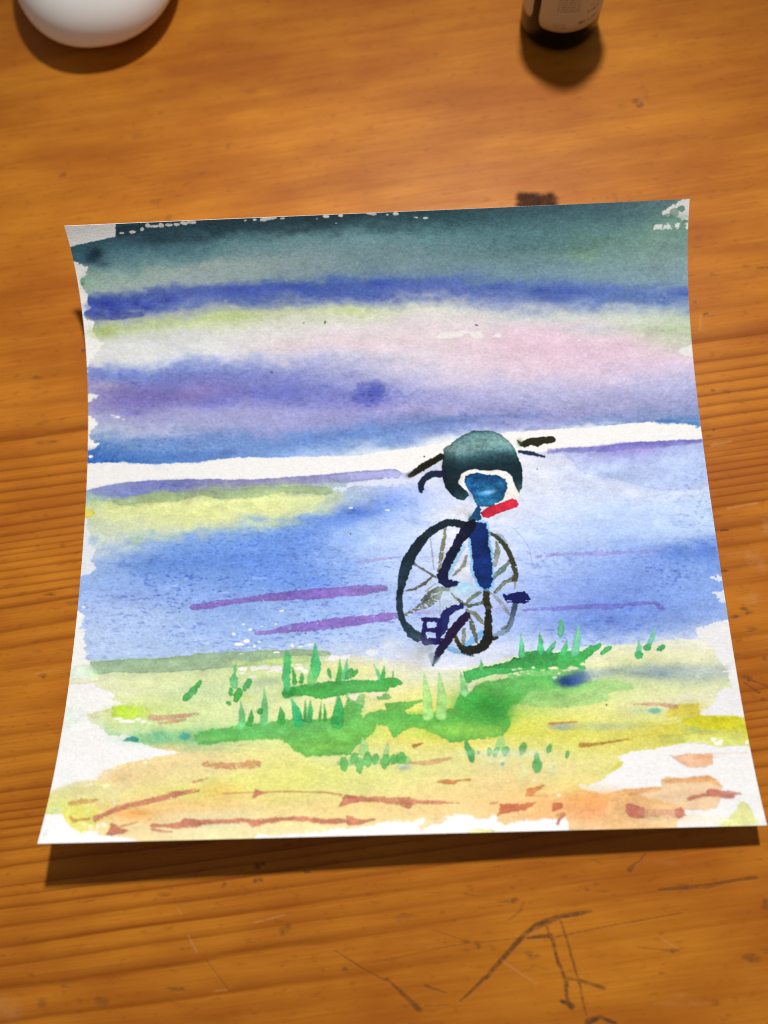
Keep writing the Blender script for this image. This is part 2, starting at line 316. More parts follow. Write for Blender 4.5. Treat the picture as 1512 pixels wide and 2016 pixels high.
def loft(stops, xs, polys, rough=1., warp=(3, 5), soft=.7, edge=.0, bl=(14, 5)):
    "a wet wash: at each station in xs the same number of (y, colour) stops, run into each other"
    k = len(stops[0]); A = np.array([[[s[0], *s[1]] for s in col] for col in stops], np.float32)
    cx = np.arange(PW)+X0; out = np.empty((PH, PW, 3), np.float32); ys = np.arange(PH)+Y0
    st = np.stack([[np.interp(cx, xs, A[:, i, j]) for j in range(4)] for i in range(k)])   # k,4,PW
    yn = st[:, 0]; ysm = blur(yn[:, None, :].reshape(k, PW), 40, 0)
    csm = np.stack([blur(st[:, j].reshape(k, PW), 40, 0) for j in (1, 2, 3)])
    for c in range(PW):
        for j in range(3): out[:, c, j] = np.interp(ys, np.maximum.accumulate(ysm[:, c]), csm[j][:, c])
    for j in range(3): out[..., j] = blur(out[..., j], bl[0], bl[1])
    dx = np.clip((noise(14, 9)*warp[0]*2), -30, 30); dy = np.clip(noise(9, 5)*warp[1]*.6+noise(40, 14)*warp[1], -25, 25)
    iy = np.clip(np.rint(YY-Y0+dy).astype(int), 0, PH-1); ix = np.clip(np.rint(XX-X0+dx).astype(int), 0, PW-1)
    out = out[iy, ix]
    xs_ = [p[0] for p in polys]; ys_ = [p[1] for p in polys]
    S = box(min(xs_), min(ys_), max(xs_), max(ys_), 3)
    sd = sdist(polys, S)+rag[S]*rough
    al = np.clip(.5+sd/(2*soft), 0, 1)
    lay(S, al, out[S], edge*np.exp(-(sd/2.5)**2) if edge else None, .7, .018)

# ---- sky
sx = [140, 250, 400, 560, 720, 880, 1040, 1200, 1350]
sky = [
 [(440,(45,80,95)),(488,(48,84,100)),(505,(50,88,104)),(545,(120,150,140)),(565,(150,172,152)),(585,(160,176,168)),(598,(46,62,158)),(620,(58,78,168)),(638,(166,176,150)),(655,(166,182,108)),(690,(212,207,205)),(715,(212,207,205)),(728,(206,204,206)),(738,(118,126,190)),(765,(165,155,186)),(800,(152,148,192)),(850,(178,184,196)),(885,(66,110,172)),(912,(44,90,170))],
 [(440,(42,66,78)),(462,(42,70,84)),(490,(60,96,110)),(520,(110,145,150)),(545,(150,170,160)),(570,(158,174,170)),(588,(62,78,162)),(616,(78,92,172)),(633,(165,170,178)),(650,(184,196,138)),(678,(205,205,202)),(705,(208,206,204)),(718,(190,196,208)),(735,(104,122,186)),(775,(112,104,168)),(808,(134,128,180)),(845,(164,170,196)),(880,(96,130,180)),(912,(58,108,178))],
 [(434,(36,56,66)),(455,(38,62,74)),(485,(78,116,126)),(500,(104,138,142)),(525,(150,166,156)),(552,(150,162,164)),(568,(78,92,164)),(592,(84,98,170)),(608,(152,158,166)),(626,(184,194,136)),(660,(206,205,202)),(690,(206,206,206)),(706,(172,180,206)),(728,(112,124,186)),(778,(116,104,166)),(815,(152,150,192)),(842,(150,154,192)),(872,(112,136,188)),(908,(94,130,190))],
 [(426,(34,52,60)),(446,(38,62,72)),(472,(92,126,132)),(495,(112,140,144)),(520,(136,152,150)),(545,(120,140,150)),(562,(58,76,156)),(582,(62,80,160)),(598,(130,142,160)),(614,(188,194,158)),(650,(206,200,198)),(690,(206,188,192)),(704,(182,180,202)),(725,(128,134,186)),(772,(98,104,174)),(812,(146,144,190)),(838,(144,144,188)),(866,(98,128,186)),(900,(116,150,206))],
 [(420,(40,60,68)),(434,(44,70,80)),(468,(98,132,140)),(490,(112,140,144)),(515,(114,138,144)),(538,(106,130,146)),(555,(62,80,160)),(580,(70,82,160)),(598,(140,150,170)),(612,(194,199,160)),(640,(207,196,198)),(675,(208,188,194)),(700,(188,182,200)),(728,(162,162,194)),(775,(120,124,184)),(805,(142,138,186)),(835,(116,128,178)),(856,(88,122,180)),(892,(196,204,214))],
 [(413,(42,66,74)),(430,(46,78,86)),(462,(82,120,128)),(490,(98,128,134)),(510,(106,132,136)),(536,(104,128,146)),(555,(72,90,162)),(576,(78,88,164)),(594,(164,170,180)),(606,(198,197,190)),(630,(208,195,197)),(680,(207,186,192)),(716,(202,188,198)),(752,(186,176,200)),(782,(146,146,190)),(805,(158,150,190)),(830,(102,118,168)),(846,(118,136,188)),(872,(205,208,214))],
 [(408,(52,78,88)),(428,(58,88,96)),(460,(70,105,112)),(485,(78,112,116)),(508,(96,126,126)),(542,(104,132,146)),(562,(72,90,162)),(588,(98,110,168)),(608,(152,158,184)),(624,(184,188,186)),(645,(206,188,195)),(672,(205,173,186)),(722,(207,180,190)),(758,(178,172,198)),(790,(160,155,190)),(815,(122,126,172)),(828,(140,140,186)),(838,(150,154,192)),(852,(206,206,212))],
 [(402,(60,86,96)),(425,(64,94,102)),(452,(80,114,116)),(480,(92,124,112)),(505,(108,138,132)),(548,(116,142,152)),(570,(78,96,166)),(590,(80,98,164)),(606,(164,174,180)),(622,(194,199,184)),(655,(204,182,190)),(692,(203,172,187)),(735,(194,175,195)),(765,(160,155,190)),(790,(154,150,186)),(810,(148,144,182)),(824,(120,134,176)),(834,(124,140,186)),(844,(200,204,210))],
 [(392,(84,112,116)),(425,(92,120,118)),(455,(104,138,122)),(480,(112,140,136)),(512,(122,146,148)),(556,(118,144,158)),(575,(86,106,164)),(592,(88,108,166)),(610,(138,152,172)),(640,(172,184,160)),(668,(180,190,156)),(700,(203,180,194)),(738,(180,172,198)),(764,(164,164,198)),(796,(140,142,182)),(808,(112,130,172)),(824,(94,124,170)),(832,(78,118,172)),(842,(120,150,190))]]
for st_k in sky:
    for j_ in (0, 1, 2, 6, 7):
        y_, (r_, g_, b_) = st_k[j_]; st_k[j_] = (y_, (r_*1.08+4, g_*1.08+4, b_*1.06+3)) if j_ < 3 else (y_, (r_+8, g_+13, b_+2))
skyline = [(100,390),(1390,372),(1390,838),(1375,838),(1340,833),(1300,831),(1250,832),(1200,838),(1140,843),(1040,849),(950,856),(880,868),(820,880),(760,888),(700,896),(640,899),(560,900),(460,901),(430,904),(380,909),(340,912),(300,914),(250,910),(200,912),(150,913)]
loft(sky, sx, skyline, rough=.9, warp=(4, 4))
# ---- distance and open water
mx = [160, 300, 450, 600, 750, 900, 1050, 1200, 1400]
W_ = (214,211,212)
mid = [
 [(965,(140,156,184)),(978,(150,175,178)),(998,(170,188,140)),(1014,(196,200,146)),(1035,(182,192,172)),(1060,(186,193,188)),(1085,(190,195,202)),(1112,(160,174,206)),(1160,(146,162,204)),(1210,(168,177,210)),(1260,(178,184,210)),(1300,(172,180,205))],
 [(948,(92,104,172)),(965,(112,124,166)),(986,(142,162,110)),(1000,(204,206,128)),(1030,(202,204,144)),(1056,(188,196,160)),(1080,(128,150,196)),(1108,(104,132,194)),(1160,(136,152,202)),(1210,(164,175,210)),(1260,(168,180,210)),(1298,(168,178,205))],
 [(944,(128,124,168)),(955,(134,132,158)),(970,(146,162,116)),(988,(203,208,132)),(1012,(205,206,142)),(1040,(170,184,168)),(1062,(116,142,202)),(1108,(100,132,198)),(1150,(124,146,202)),(1210,(138,158,206)),(1255,(156,170,212)),(1285,(170,180,208))],
 [(938,(126,126,176)),(949,(140,140,174)),(966,(160,176,150)),(986,(204,208,148)),(1004,(200,204,150)),(1020,(120,150,196)),(1048,(104,134,202)),(1095,(112,138,202)),(1145,(104,132,200)),(1200,(148,164,210)),(1250,(158,174,212)),(1280,(172,182,210))],
 [(926,(142,146,196)),(944,(196,198,216)),(958,(150,168,216)),(975,(128,152,216)),(1000,(112,140,212)),(1018,(146,162,214)),(1045,(176,186,218)),(1090,(178,187,218)),(1145,(166,178,216)),(1195,(160,172,214)),(1255,(178,187,216)),(1290,(192,196,214))],
 [(935,(212,210,214)),(950,(210,210,218)),(968,(192,198,224)),(990,(200,203,222)),(1010,(207,206,214)),(1030,(200,203,220)),(1060,(196,200,222)),(1100,(190,194,222)),(1150,(192,196,222)),(1200,(184,188,218)),(1260,(184,190,218)),(1318,(206,206,216))],
 [(900,(208,208,214)),(930,(210,210,216)),(950,(204,206,216)),(975,(204,206,216)),(1000,(192,198,222)),(1020,(194,200,222)),(1050,(190,196,222)),(1095,(178,186,220)),(1140,(164,174,214)),(1190,(146,156,208)),(1240,(152,164,210)),(1285,(196,199,214))],
 [(878,(110,106,178)),(892,(144,138,192)),(908,(172,182,214)),(934,(164,178,214)),(968,(184,193,218)),(1000,(184,192,220)),(1045,(172,182,216)),(1088,(152,166,212)),(1135,(128,146,204)),(1190,(112,130,198)),(1230,(108,130,194)),(1268,(168,176,208))],
 [(867,(132,134,190)),(884,(164,174,206)),(904,(174,187,214)),(938,(163,178,212)),(964,(184,194,218)),(1000,(188,195,220)),(1045,(176,186,216)),(1078,(100,126,192)),(1128,(128,148,204)),(1185,(136,154,206)),(1220,(150,164,208)),(1262,(206,205,208))]]
mid = [[(y_, (c_[0]-9, c_[1]+1, min(c_[2]+6, 232)) if c_[2]-c_[0] > 30 and y_ > 980 else c_) for y_, c_ in st_k] for st_k in mid]
midline = [(120,978),(172,964),(205,956),(240,950),(300,946),(400,943),(430,943),(460,945),(520,942),(560,940),(620,935),(680,930),(740,925),(778,923),(790,930),(800,930),(830,915),(880,900),(1000,890),(1040,892),(1080,888),(1095,884),(1112,882),(1150,880),(1190,878),(1220,874),(1250,870),(1320,867),(1380,865),(1420,865),(1460,1310),(100,1318)]
loft(mid, mx, midline, rough=.5, warp=(5, 5))
# ---- the bank in front
gx = [110, 250, 400, 550, 700, 850, 1000, 1150, 1300, 1450]
Wg = (222,217,213)
gr = [
 [(1300,(200,205,196)),(1330,(214,212,204)),(1370,Wg),(1400,Wg),(1432,Wg),(1460,Wg),(1490,Wg),(1530,Wg),(1565,(206,204,128)),(1595,(206,207,96)),(1630,(206,208,110)),(1662,Wg)],
 [(1296,(140,166,130)),(1330,(203,208,148)),(1370,(206,208,148)),(1400,(186,204,92)),(1432,(182,200,130)),(1455,(120,176,128)),(1485,(214,190,124)),(1530,(216,184,118)),(1565,(212,194,126)),(1600,(222,172,104)),(1630,(224,186,122)),(1660,(222,198,140))],
 [(1290,(140,162,132)),(1330,(198,205,146)),(1362,(176,192,142)),(1400,(200,210,142)),(1430,(188,205,136)),(1452,(126,178,112)),(1485,(216,184,128)),(1525,(212,196,130)),(1548,(208,204,92)),(1585,(218,172,100)),(1610,(206,196,150)),(1658,(222,208,146))],
 [(1280,(150,174,140)),(1318,(192,208,132)),(1350,(186,200,134)),(1400,(204,210,146)),(1425,(200,208,140)),(1458,(204,206,126)),(1490,(214,208,116)),(1525,(210,204,96)),(1550,(204,200,96)),(1590,(218,194,120)),(1620,(222,200,132)),(1655,(224,208,152))],
 [(1290,(200,198,178)),(1320,(210,206,150)),(1355,(210,208,152)),(1395,(216,208,130)),(1425,(214,206,112)),(1460,(208,204,104)),(1492,(198,202,132)),(1525,(204,204,106)),(1552,(206,200,116)),(1590,(222,188,112)),(1620,(224,198,128)),(1650,(224,212,170))],
 [(1310,(206,204,194)),(1340,(206,206,164)),(1368,(216,206,122)),(1395,(218,206,72)),(1425,(212,204,74)),(1448,(216,202,70)),(1480,(212,202,110)),(1515,(208,204,120)),(1545,(212,196,116)),(1580,(222,190,122)),(1610,(224,190,124)),(1645,(226,212,172))],
 [(1310,(204,212,170)),(1340,(190,208,140)),(1370,(160,196,110)),(1395,(172,200,80)),(1425,(198,204,60)),(1450,(208,203,76)),(1482,(208,200,128)),(1515,(214,192,124)),(1550,(220,182,118)),(1580,(224,182,112)),(1610,(224,178,116)),(1640,(224,206,160))],
 [(1270,(204,206,188)),(1308,(212,209,160)),(1345,(178,202,116)),(1378,(196,206,128)),(1402,(212,206,108)),(1440,(206,198,66)),(1478,(206,202,96)),(1510,(212,196,124)),(1545,(218,202,112)),(1580,(222,150,82)),(1606,(222,152,92)),(1635,(222,176,122))],
 [(1262,(206,206,188)),(1290,(211,208,152)),(1322,(150,164,152)),(1362,(206,210,140)),(1385,(208,203,156)),(1410,(196,198,118)),(1432,(202,184,54)),(1465,(202,198,84)),(1505,(206,206,110)),(1550,(218,160,96)),(1590,(220,172,108)),(1632,(222,186,122))],
 [(1262,Wg),(1290,(214,210,180)),(1322,(158,170,158)),(1350,(204,206,158)),(1380,(210,206,180)),(1408,(206,192,60)),(1432,(198,190,38)),(1460,(196,196,92)),(1490,Wg),(1540,Wg),(1580,Wg),(1630,Wg)]]
bank = [(60,1330),(178,1302),(225,1298),(300,1296),(380,1289),(460,1282),(540,1279),(600,1277),(640,1279),(655,1288),(700,1292),(760,1296),(800,1302),(850,1318),(900,1318),(960,1308),(1020,1290),(1100,1280),(1180,1270),(1260,1266),(1340,1258),(1400,1256),(1460,1258),(1530,1660),(60,1690)]
S_ = IMG.copy()
loft(gr, gx, bank, rough=1.2, warp=(6, 3), soft=1.2, bl=(22, 6))
# ---- white paper left bare
def bare(pts, rough=2.2, edge=.0, c=(222,217,213)): P(c, pts, 1, rough, .7, edge, gran=.25, var=.006)
bare([(120,440),(228,436),(229,466),(212,470),(190,474),(160,481),(130,489)], .8, c=(232,227,222))
bare([(120,500),(143,512),(160,521),(172,527),(171,540),(161,549),(160,560),(168,572),(175,580),(172,592),(175,602),(179,607),(166,614),(163,621),(172,631),(187,633),(182,648),(186,661),(197,673),(206,674),(198,684),(186,700),(176,716),(170,730),(120,732)], 1.6, c=(230,225,220))
bare([(165,775),(185,775),(198,777),(188,784),(180,789),(165,794)]); bare([(165,816),(178,815),(188,823),(189,838),(187,846),(175,851),(178,866),(190,872),(198,876),(176,883),(165,882)])
bare([(150,1012),(168,1012),(172,1024),(172,1040),(177,1054),(174,1070),(190,1084),(178,1099),(190,1117),(174,1128),(150,1137)], 2.0, c=(206,207,210))
bare([(140,1206),(158,1206),(169,1213),(162,1225),(158,1240),(167,1247),(161,1260),(168,1271),(162,1280),(173,1289),(164,1298),(175,1304),(174,1311),(176,1335),(120,1345)], 2.2)
bare([(110,1346),(139,1346),(179,1344),(200,1356),(226,1367),(220,1377),(249,1386),(224,1392),(187,1401),(170,1405),(176,1416),(186,1424),(203,1436),(213,1447),(232,1450),(243,1442),(257,1449),(245,1459),(269,1462),(285,1465),(303,1474),(338,1477),(352,1481),(324,1487),(293,1494),(245,1504),(208,1515),(193,1526),(189,1534),(150,1539),(126,1549),(95,1562)], 1.8, c=(221,216,213))
bare([(60,1680),(85,1602),(123,1602),(129,1616),(145,1632),(160,1641),(179,1634),(198,1645),(232,1646),(258,1647),(278,1656),(280,1680)], 1.8, c=(226,221,219))
bare([(498,1664),(500,1650),(510,1642),(547,1645),(579,1641),(600,1642),(621,1637),(632,1640),(658,1632),(690,1630),(711,1628),(750,1621),(790,1616),(818,1617),(830,1611),(842,1615),(880,1605),(928,1604),(941,1613),(962,1611),(970,1604),(977,1606),(979,1616),(994,1625),(1018,1618),(1060,1614),(1092,1611),(1112,1611),(1121,1620),(1118,1650)], 1.8, c=(227,221,218))
bare([(1143,1550),(1165,1543),(1186,1536),(1196,1526),(1206,1518),(1227,1505),(1218,1491),(1244,1481),(1284,1474),(1323,1467),(1345,1465),(1363,1462),(1390,1461),(1404,1469),(1416,1471),(1440,1468),(1469,1467),(1520,1480),(1530,1650),(1330,1650),(1331,1616),(1350,1590),(1226,1556),(1190,1561),(1165,1558)], 1.8, c=(220,215,212))
bare([(1366,1240),(1385,1231),(1403,1226),(1435,1222),(1480,1222),(1490,1420),(1470,1411),(1462,1412),(1450,1409),(1385,1409),(1372,1405),(1402,1390),(1414,1362),(1441,1352),(1437,1338),(1434,1322),(1420,1308),(1410,1290),(1408,1280),(1380,1262)], 2.2, c=(214,210,210))
bare([(1334,692),(1343,686),(1358,680),(1380,680),(1380,700),(1348,701),(1340,695)], 1.5, c=(208,203,200))
bare([(1305,416),(1318,407),(1335,399),(1350,392),(1370,388),(1362,432),(1350,437),(1340,434),(1337,426),(1330,430),(1322,422),(1312,427),(1304,421)], 2, c=(216,211,206))
G((110,150,128),1336,438,34,18,.55)
for x,y,rx,ry in ((1296,447,8,4),(1314,446,8,5),(1333,444,4,4),(1353,442,3,8)): bare([(x-rx,y-ry),(x+rx,y-ry),(x+rx,y+ry),(x-rx,y+ry)], 2.2, c=(214,210,204))
O((96,132,116),1341,411,7,6,0,.9); O((110,146,124),1328,419,9,9,0,.7); O((104,140,118),1316,426,9,6,0,.6); O((92,128,108),1349,436,6,3,0,.8)
# ---- sky accents
G((22,42,56),188,500,15,13,.9); G((24,46,60),178,512,12,8,.6); G((30,58,74),205,520,14,8,.5)
O((70,132,98),163,555,5,8,0,.8); G((140,172,146),176,556,14,22,.5)
G((34,52,60),330,470,40,12,.5); G((32,50,58),395,470,30,10,.5); G((30,46,54),560,452,60,8,.35)
P((38,60,72),[(229,466),(229,448),(250,446),(286,443),(286,455),(260,463)],.7,1.,1.2)
flecks([(240,459,5,2.5),(261,457,7,3),(280,451,4,4),(292,444,6,4),(304,446,8,2.5),(318,444,6,4.5),(332,443,8,3),(348,442,6,2.5),(362,440,8,2.5),(378,438,9,3),(483,434,3,2),(502,432,3,2.5),(518,432,6,3),(533,429,11,3),(557,430,5,2.5),(624,431,1.5,1.5),(642,426,6,2.5),(670,425,5,2.5),(661,439,1.6,1.4),(728,420,8,2),(745,418,7,2),(737,421,6,3),(750,422,3,2),(763,423,3,2),(779,421,7,3.2),(818,428,4,1.4),(838,429,5,1.2)],(216,210,202))
B((72,88,170),[(175,604,8),(250,600,11),(310,592,9),(380,580,8),(470,574,8),(560,570,7)],.45,1.8,5)
for x,y,rx,ry,a in ((210,598,26,9,.7),(228,612,16,9,.5),(268,597,9,9,.55),(290,605,12,8,.5),(330,592,18,9,.35),(470,570,40,9,.35),(600,566,50,9,.35),(750,558,24,7,.5),(980,565,30,8,.3),(1062,572,22,9,.45),(1115,574,50,9,.4),(1090,588,40,6,.3),(1340,574,24,9,.4)): G((42,58,152),x,y,rx,ry,a)
B((60,72,165),[(170,617,3),(185,622,8),(230,622,8),(280,620,5)],.6,1.2,2)
G((166,182,106),205,655,30,12,.7); G((168,184,112),460,622,55,9,.6); G((180,192,120),690,612,45,7,.5); G((112,142,108),1150,503,26,14,.45); G((120,152,130),1290,482,50,30,.3)
G((205,172,186),1060,665,70,26,.35); G((170,182,186),1170,648,60,10,.5); G((166,184,140),1300,650,60,10,.45)
bare([(856,664),(864,658),(874,655),(890,657),(905,652),(920,650),(935,652),(947,651),(951,656),(949,665),(932,666),(926,660),(922,656),(905,661),(885,667),(860,666)], 1., c=(216,208,202))
bare([(966,665),(972,658),(985,656),(989,661),(986,666),(975,664)], 1., c=(216,208,202)); flecks([(1139,670,2.2,1.6),(1117,484,1.4,1.4)])
G((104,96,162),265,790,60,18,.55); G((112,100,165),300,782,50,18,.35); G((150,128,172),392,776,36,14,.45); G((176,160,186),210,760,28,9,.6); G((100,108,180),240,735,50,9,.4)
G((70,82,172),420,790,45,15,.4); G((92,102,178),560,785,70,16,.35); P((70,80,170),[(690,782),(702,770),(704,756),(722,752),(744,744),(758,750),(764,770),(758,788),(740,800),(716,800),(700,792)],.5,3.5,6,0); G((52,62,158),738,772,20,14,.5); G((84,90,172),700,790,60,16,.35)
G((84,100,178),640,760,16,4,.5); G((88,96,176),265,814,22,5,.5); G((120,150,196),230,738,60,16,.25)
G((88,124,186),300,868,70,5,.4); B((64,100,166),[(172,893,8),(230,888,8),(280,898,7),(340,902,8),(400,898,8),(460,890,7)],.42,1.4,5); B((50,92,166),[(176,904,4),(230,908,3),(300,911,2)],.4,1,2)
G((84,118,180),690,857,60,10,.45); G((84,122,184),600,862,50,10,.3); B((78,108,168),[(760,845,3),(800,840,5),(850,832,5),(930,822,5),(1000,818,4),(1060,820,3)],.4,2,4); G((110,140,196),775,868,40,12,.4); G((112,136,190),830,846,60,8,.4)
B((58,104,164),[(1284,829,3),(1300,831,3),(1318,830,3.5),(1335,831,2.5),(1375,835,3)],.6,1.6,1.6); G((110,120,165),1330,808,40,4,.4); O((70,150,190),1372,841,4,2,0,.7)
flecks([(222,818,5,1.4),(230,821,5,2),(243,826,3,1.2),(178,899,3,1.5)],(218,212,206))
P((206,210,214),[(296,914),(330,916),(330,926),(306,922)],.5,1.4,3,0)
# ---- far bank strokes
P((124,126,186),[(172,966),(205,956),(260,950),(310,947),(300,968),(260,980),(220,976),(190,974)],.6,1.,5,.15); G((110,116,188),270,970,30,10,.55)
B((118,112,164),[(305,949,4),(400,950,6),(500,950,5),(600,946,6),(700,938,8),(775,932,7)],.4,1.,3,0,.2)
P((150,152,198),[(640,936),(700,929),(778,923),(788,928),(793,931),(788,936),(784,942),(740,944),(700,948),(670,952)],.75,.6,.9,.22)
P((146,164,118),[(220,988),(260,975),(310,968),(420,966),(520,960),(600,956),(650,960),(655,970),(640,976),(600,972),(560,972),(530,980),(470,984),(420,980),(390,990),(330,988),(290,990),(240,994)],.8,1.4,1.4,.12)
P((202,205,140),[(168,1004),(220,1002),(270,996),(320,990),(376,982),(392,976),(440,984),(520,978),(556,968),(576,974),(640,974),(650,986),(600,1000),(500,1012),(400,1018),(300,1014),(220,1010)],.85,1.4,1.0,.10,fade=(400,986,404,1032))
P((214,196,70),[(160,1004),(180,1003),(190,1010),(180,1017),(166,1020)],.9,1.2,1.4)
G((160,190,158),269,1062,11,8,.8); G((128,158,192),184,1063,9,8,.6); G((130,160,190),355,1060,14,6,.5)
P((182,192,150),[(655,966),(690,954),(680,972),(650,990),(600,1000),(620,985)],.4,2,4,0)
bare([(655,962),(690,950),(730,946),(786,942),(800,946),(796,954),(740,956),(700,958),(676,968)],2.4,c=(196,200,216))
# deep blue and its granulation
for x,y,rx,ry,a,c in ((700,1008,42,12,.75,(58,92,188)),(650,1024,50,11,.5,(72,106,194)),(735,996,30,12,.4,(96,128,212)),(600,1040,60,16,.3,(88,120,196)),(500,1108,70,16,.35,(78,112,190)),(300,1108,60,14,.45,(84,118,190)),(430,1100,60,18,.3,(88,120,192)),(245,1112,18,6,.5,(88,116,188)),(620,1150,36,14,.4,(80,112,196)),(560,1100,60,22,.25,(90,124,200)),(410,1185,60,14,.25,(110,134,198)),(245,1175,50,12,.45,(128,148,204)),(1335,1090,38,14,.6,(80,110,188)),(1395,1080,22,20,.6,(82,114,200)),(1290,1120,40,20,.25,(108,132,198)),(1210,1140,40,22,.25,(112,136,200)),(1340,1205,50,26,.35,(102,126,194)),(1180,1225,80,18,.35,(92,116,192)),(1400,1196,18,6,.7,(112,140,206)),(1290,1225,70,14,.3,(98,124,190)),(660,1080,30,20,.2,(150,168,212)),(1150,980,60,10,.2,(200,206,226)),(830,990,30,16,.35,(150,168,220)),(770,985,40,16,.35,(112,142,214))): G(c,x,y,rx,ry,a)
P((202,206,220),[(1078,892),(1112,896),(1130,908),(1150,922),(1180,938),(1230,948),(1260,960),(1300,968),(1380,968),(1380,974),(1250,976),(1160,966),(1090,950),(1040,930)],.4,2.2,4.,0)
P((158,172,212),[(1085,888),(1112,884),(1200,880),(1390,868),(1396,952),(1380,964),(1300,964),(1270,960),(1235,950),(1222,944),(1170,936),(1140,926),(1128,910),(1110,896)],.5,1.4,1.2,.08)
B((98,92,172),[(1081,888,3),(1112,886,4),(1160,884,5),(1200,882,6),(1240,878,7),(1290,876,6),(1340,872,4),(1378,868,3)],.6,1.,2.5,0,.2)
G((138,108,180),1260,884,40,7,.45); G((124,100,178),1195,890,40,5,.35)
bare([(1400,1136),(1425,1132),(1440,1142),(1440,1150),(1415,1147)],2.6,c=(196,202,218)); bare([(1405,1166),(1440,1160),(1440,1192),(1420,1186),(1410,1174)],2.6,c=(200,204,218))
# violet streaks
V=(120,76,162)
B([V,(128,84,166),(112,66,150),(124,78,162),(130,88,170)],[(379,1196,4.5),(420,1190,7),(455,1185,5.5),(500,1179,5),(545,1174,8),(590,1171,10),(640,1168,10.5),(690,1164,9.5),(730,1160,9),(757,1158,6)],.72,1.1,1.,.12,.14)
B([(140,102,178),V,(116,70,156),(128,84,168)],[(503,1247,3.5),(530,1244,4),(558,1239,6),(590,1236,9.5),(640,1230,10),(690,1223,9.5),(730,1219,7.5),(765,1214,8.5),(779,1211,6)],.72,1.1,1.,.12,.14)
B((160,138,198),[(700,1107,2),(730,1103,3.5),(760,1100,2.2),(788,1096,1)],.55); B((160,140,198),[(806,1204,3),(850,1205,4),(884,1203,2)],.5); B((178,162,206),[(830,1099,4),(880,1097,2)],.35); B((172,158,206),[(965,1105,3),(1000,1102,3),(1022,1098,2)],.4); B((170,150,204),[(1030,1200,2),(985,1197,5),(940,1200,4)],.3)
B((138,116,190),[(1056,1097,2),(1100,1091,3),(1150,1090,3),(1175,1089,6),(1205,1089,5),(1240,1087,2),(1270,1086,4),(1296,1085,2)],.5,1.4,1.4,.25); B((98,76,170),[(1030,1202,2),(1070,1199,2),(1112,1197,3.5),(1160,1194,5),(1205,1194,5),(1240,1190,3),(1265,1188,4),(1290,1187,4),(1304,1197,4)],.5,1.3,1.2,.2)
# pencil arcs under the paint
for q in (([(1012,1040,.6),(1030,1060,.6),(1042,1080,.7),(1048,1110,.6)]),([(905,1003,.7),(912,1008,.7),(917,1014,.8)]),([(850,1012,.5),(876,1008,.5)])): B((150,140,165),q,.6,.5,.6)
# speckled pigment in the blues
blu = np.clip((IMG[..., 2]-IMG[..., 0])/70-.15, 0, 1)*np.clip((YY-540)/60, 0, 1)
dash = np.clip(noise(6, 2.2)*.7+noise(3.6, 1.8)*.75-.55, 0, 1.5)+.5*np.clip(noise(11, 3.4)-1.3, 0, 1.2)
light = np.clip(noise(6, 3)*.7+noise(14, 6)*.6-1.1, 0, 1.5)
zone = np.clip(.7+.4*noise(80, 35), .2, 1.5)
for k, s in enumerate((70, 62, 26)): IMG[..., k] = np.clip(IMG[..., k]-blu*dash*zone*s*.4*(IMG[..., k]/200)+blu*light*zone*10, 0, 245)
flecks([(555,1203,4,1.8),(571,1217,3,1.2),(531,1221,2.5,1.4),(543,1229,3,2),(515,1233,4,1.6),(493,1239,3.5,2.8),(479,1229,2,1.3),(461,1248,4,2.8),(487,1262,6,3.4),(471,1269,9,2.2),(510,1264,2.4,1.6),(516,1223,2,1.1),(592,1273,6,2.2),(576,1271,3,3.6),(612,1269,6,1.8),(500,1272,2,1.4),(490,1274,3,1.2),(512,1276,2,1.2)])
flecks([(165,1196,3,2),(161,1214,7,4),(180,1215,6,1.4),(160,1225,4,2),(165,1240,5,3),(690,1000,3,1),(762,1004,4,1.2),(555,1116,2,1)],(214,210,206))
# ---- grass bank details
P((136,162,128),[(178,1304),(225,1299),(300,1297),(380,1290),(460,1283),(540,1280),(600,1278),(645,1281),(652,1288),(640,1292),(600,1290),(560,1294),(520,1300),(480,1312),(400,1318),(330,1324),(280,1325),(230,1323),(195,1329),(182,1322)],.8,.9,1.1,.10)
G((150,186,140),185,1322,14,9,.7); P((186,206,176),[(142,1312),(172,1306),(185,1318),(182,1332),(150,1336),(136,1332)],.6,1.5,3,0)
P((212,205,160),[(136,1340),(180,1334),(215,1328),(215,1338),(180,1344),(136,1347)],.6,1.4,2)
P((178,206,122),[(484,1306),(520,1298),(560,1295),(606,1292),(608,1304),(560,1308),(520,1306),(490,1310)],.7,1.6,1.2)
for x,y,rx,ry in ((478,1317,9,4),(500,1316,8,4),(520,1314,12,4),(545,1316,12,4.5),(552,1321,10,4),(530,1322,8,2.5),(590,1316,9,4),(600,1322,6,4),(498,1332,7,2.5),(508,1356,4,1.8),(474,1325,6,2),(588,1308,7,2),(525,1352,3,1.2),(545,1351,3,1.4),(478,1287,5,1.6),(545,1284,6,1.2)): flecks([(x,y,rx,ry)],(220,214,206))
G((146,162,136),530,1340,30,8,.6); G((150,168,144),512,1346,20,6,.4); G((188,202,92),482,1375,18,9,.5); G((196,204,100),470,1306,16,5,.5)
bare([(640,1300),(655,1288),(672,1292),(688,1288),(686,1298),(668,1298),(655,1303)],1.6,c=(218,214,212)); bare([(720,1284),(742,1282),(755,1290),(728,1290)],2.2,c=(214,212,212))
G((206,204,214),762,1262,18,10,.5); G((206,206,214),775,1272,20,10,.4); G((170,176,178),697,1285,12,8,.4)
G((160,190,200),740,1303,10,8,.2); P((206,196,118),[(630,1302),(660,1300),(720,1303),(760,1312),(755,1332),(700,1330),(650,1334),(630,1328)],.35,1.6,6,0)
G((206,214,200),136,1410,30,32,.8); G((168,196,70),252,1400,36,13,.6)
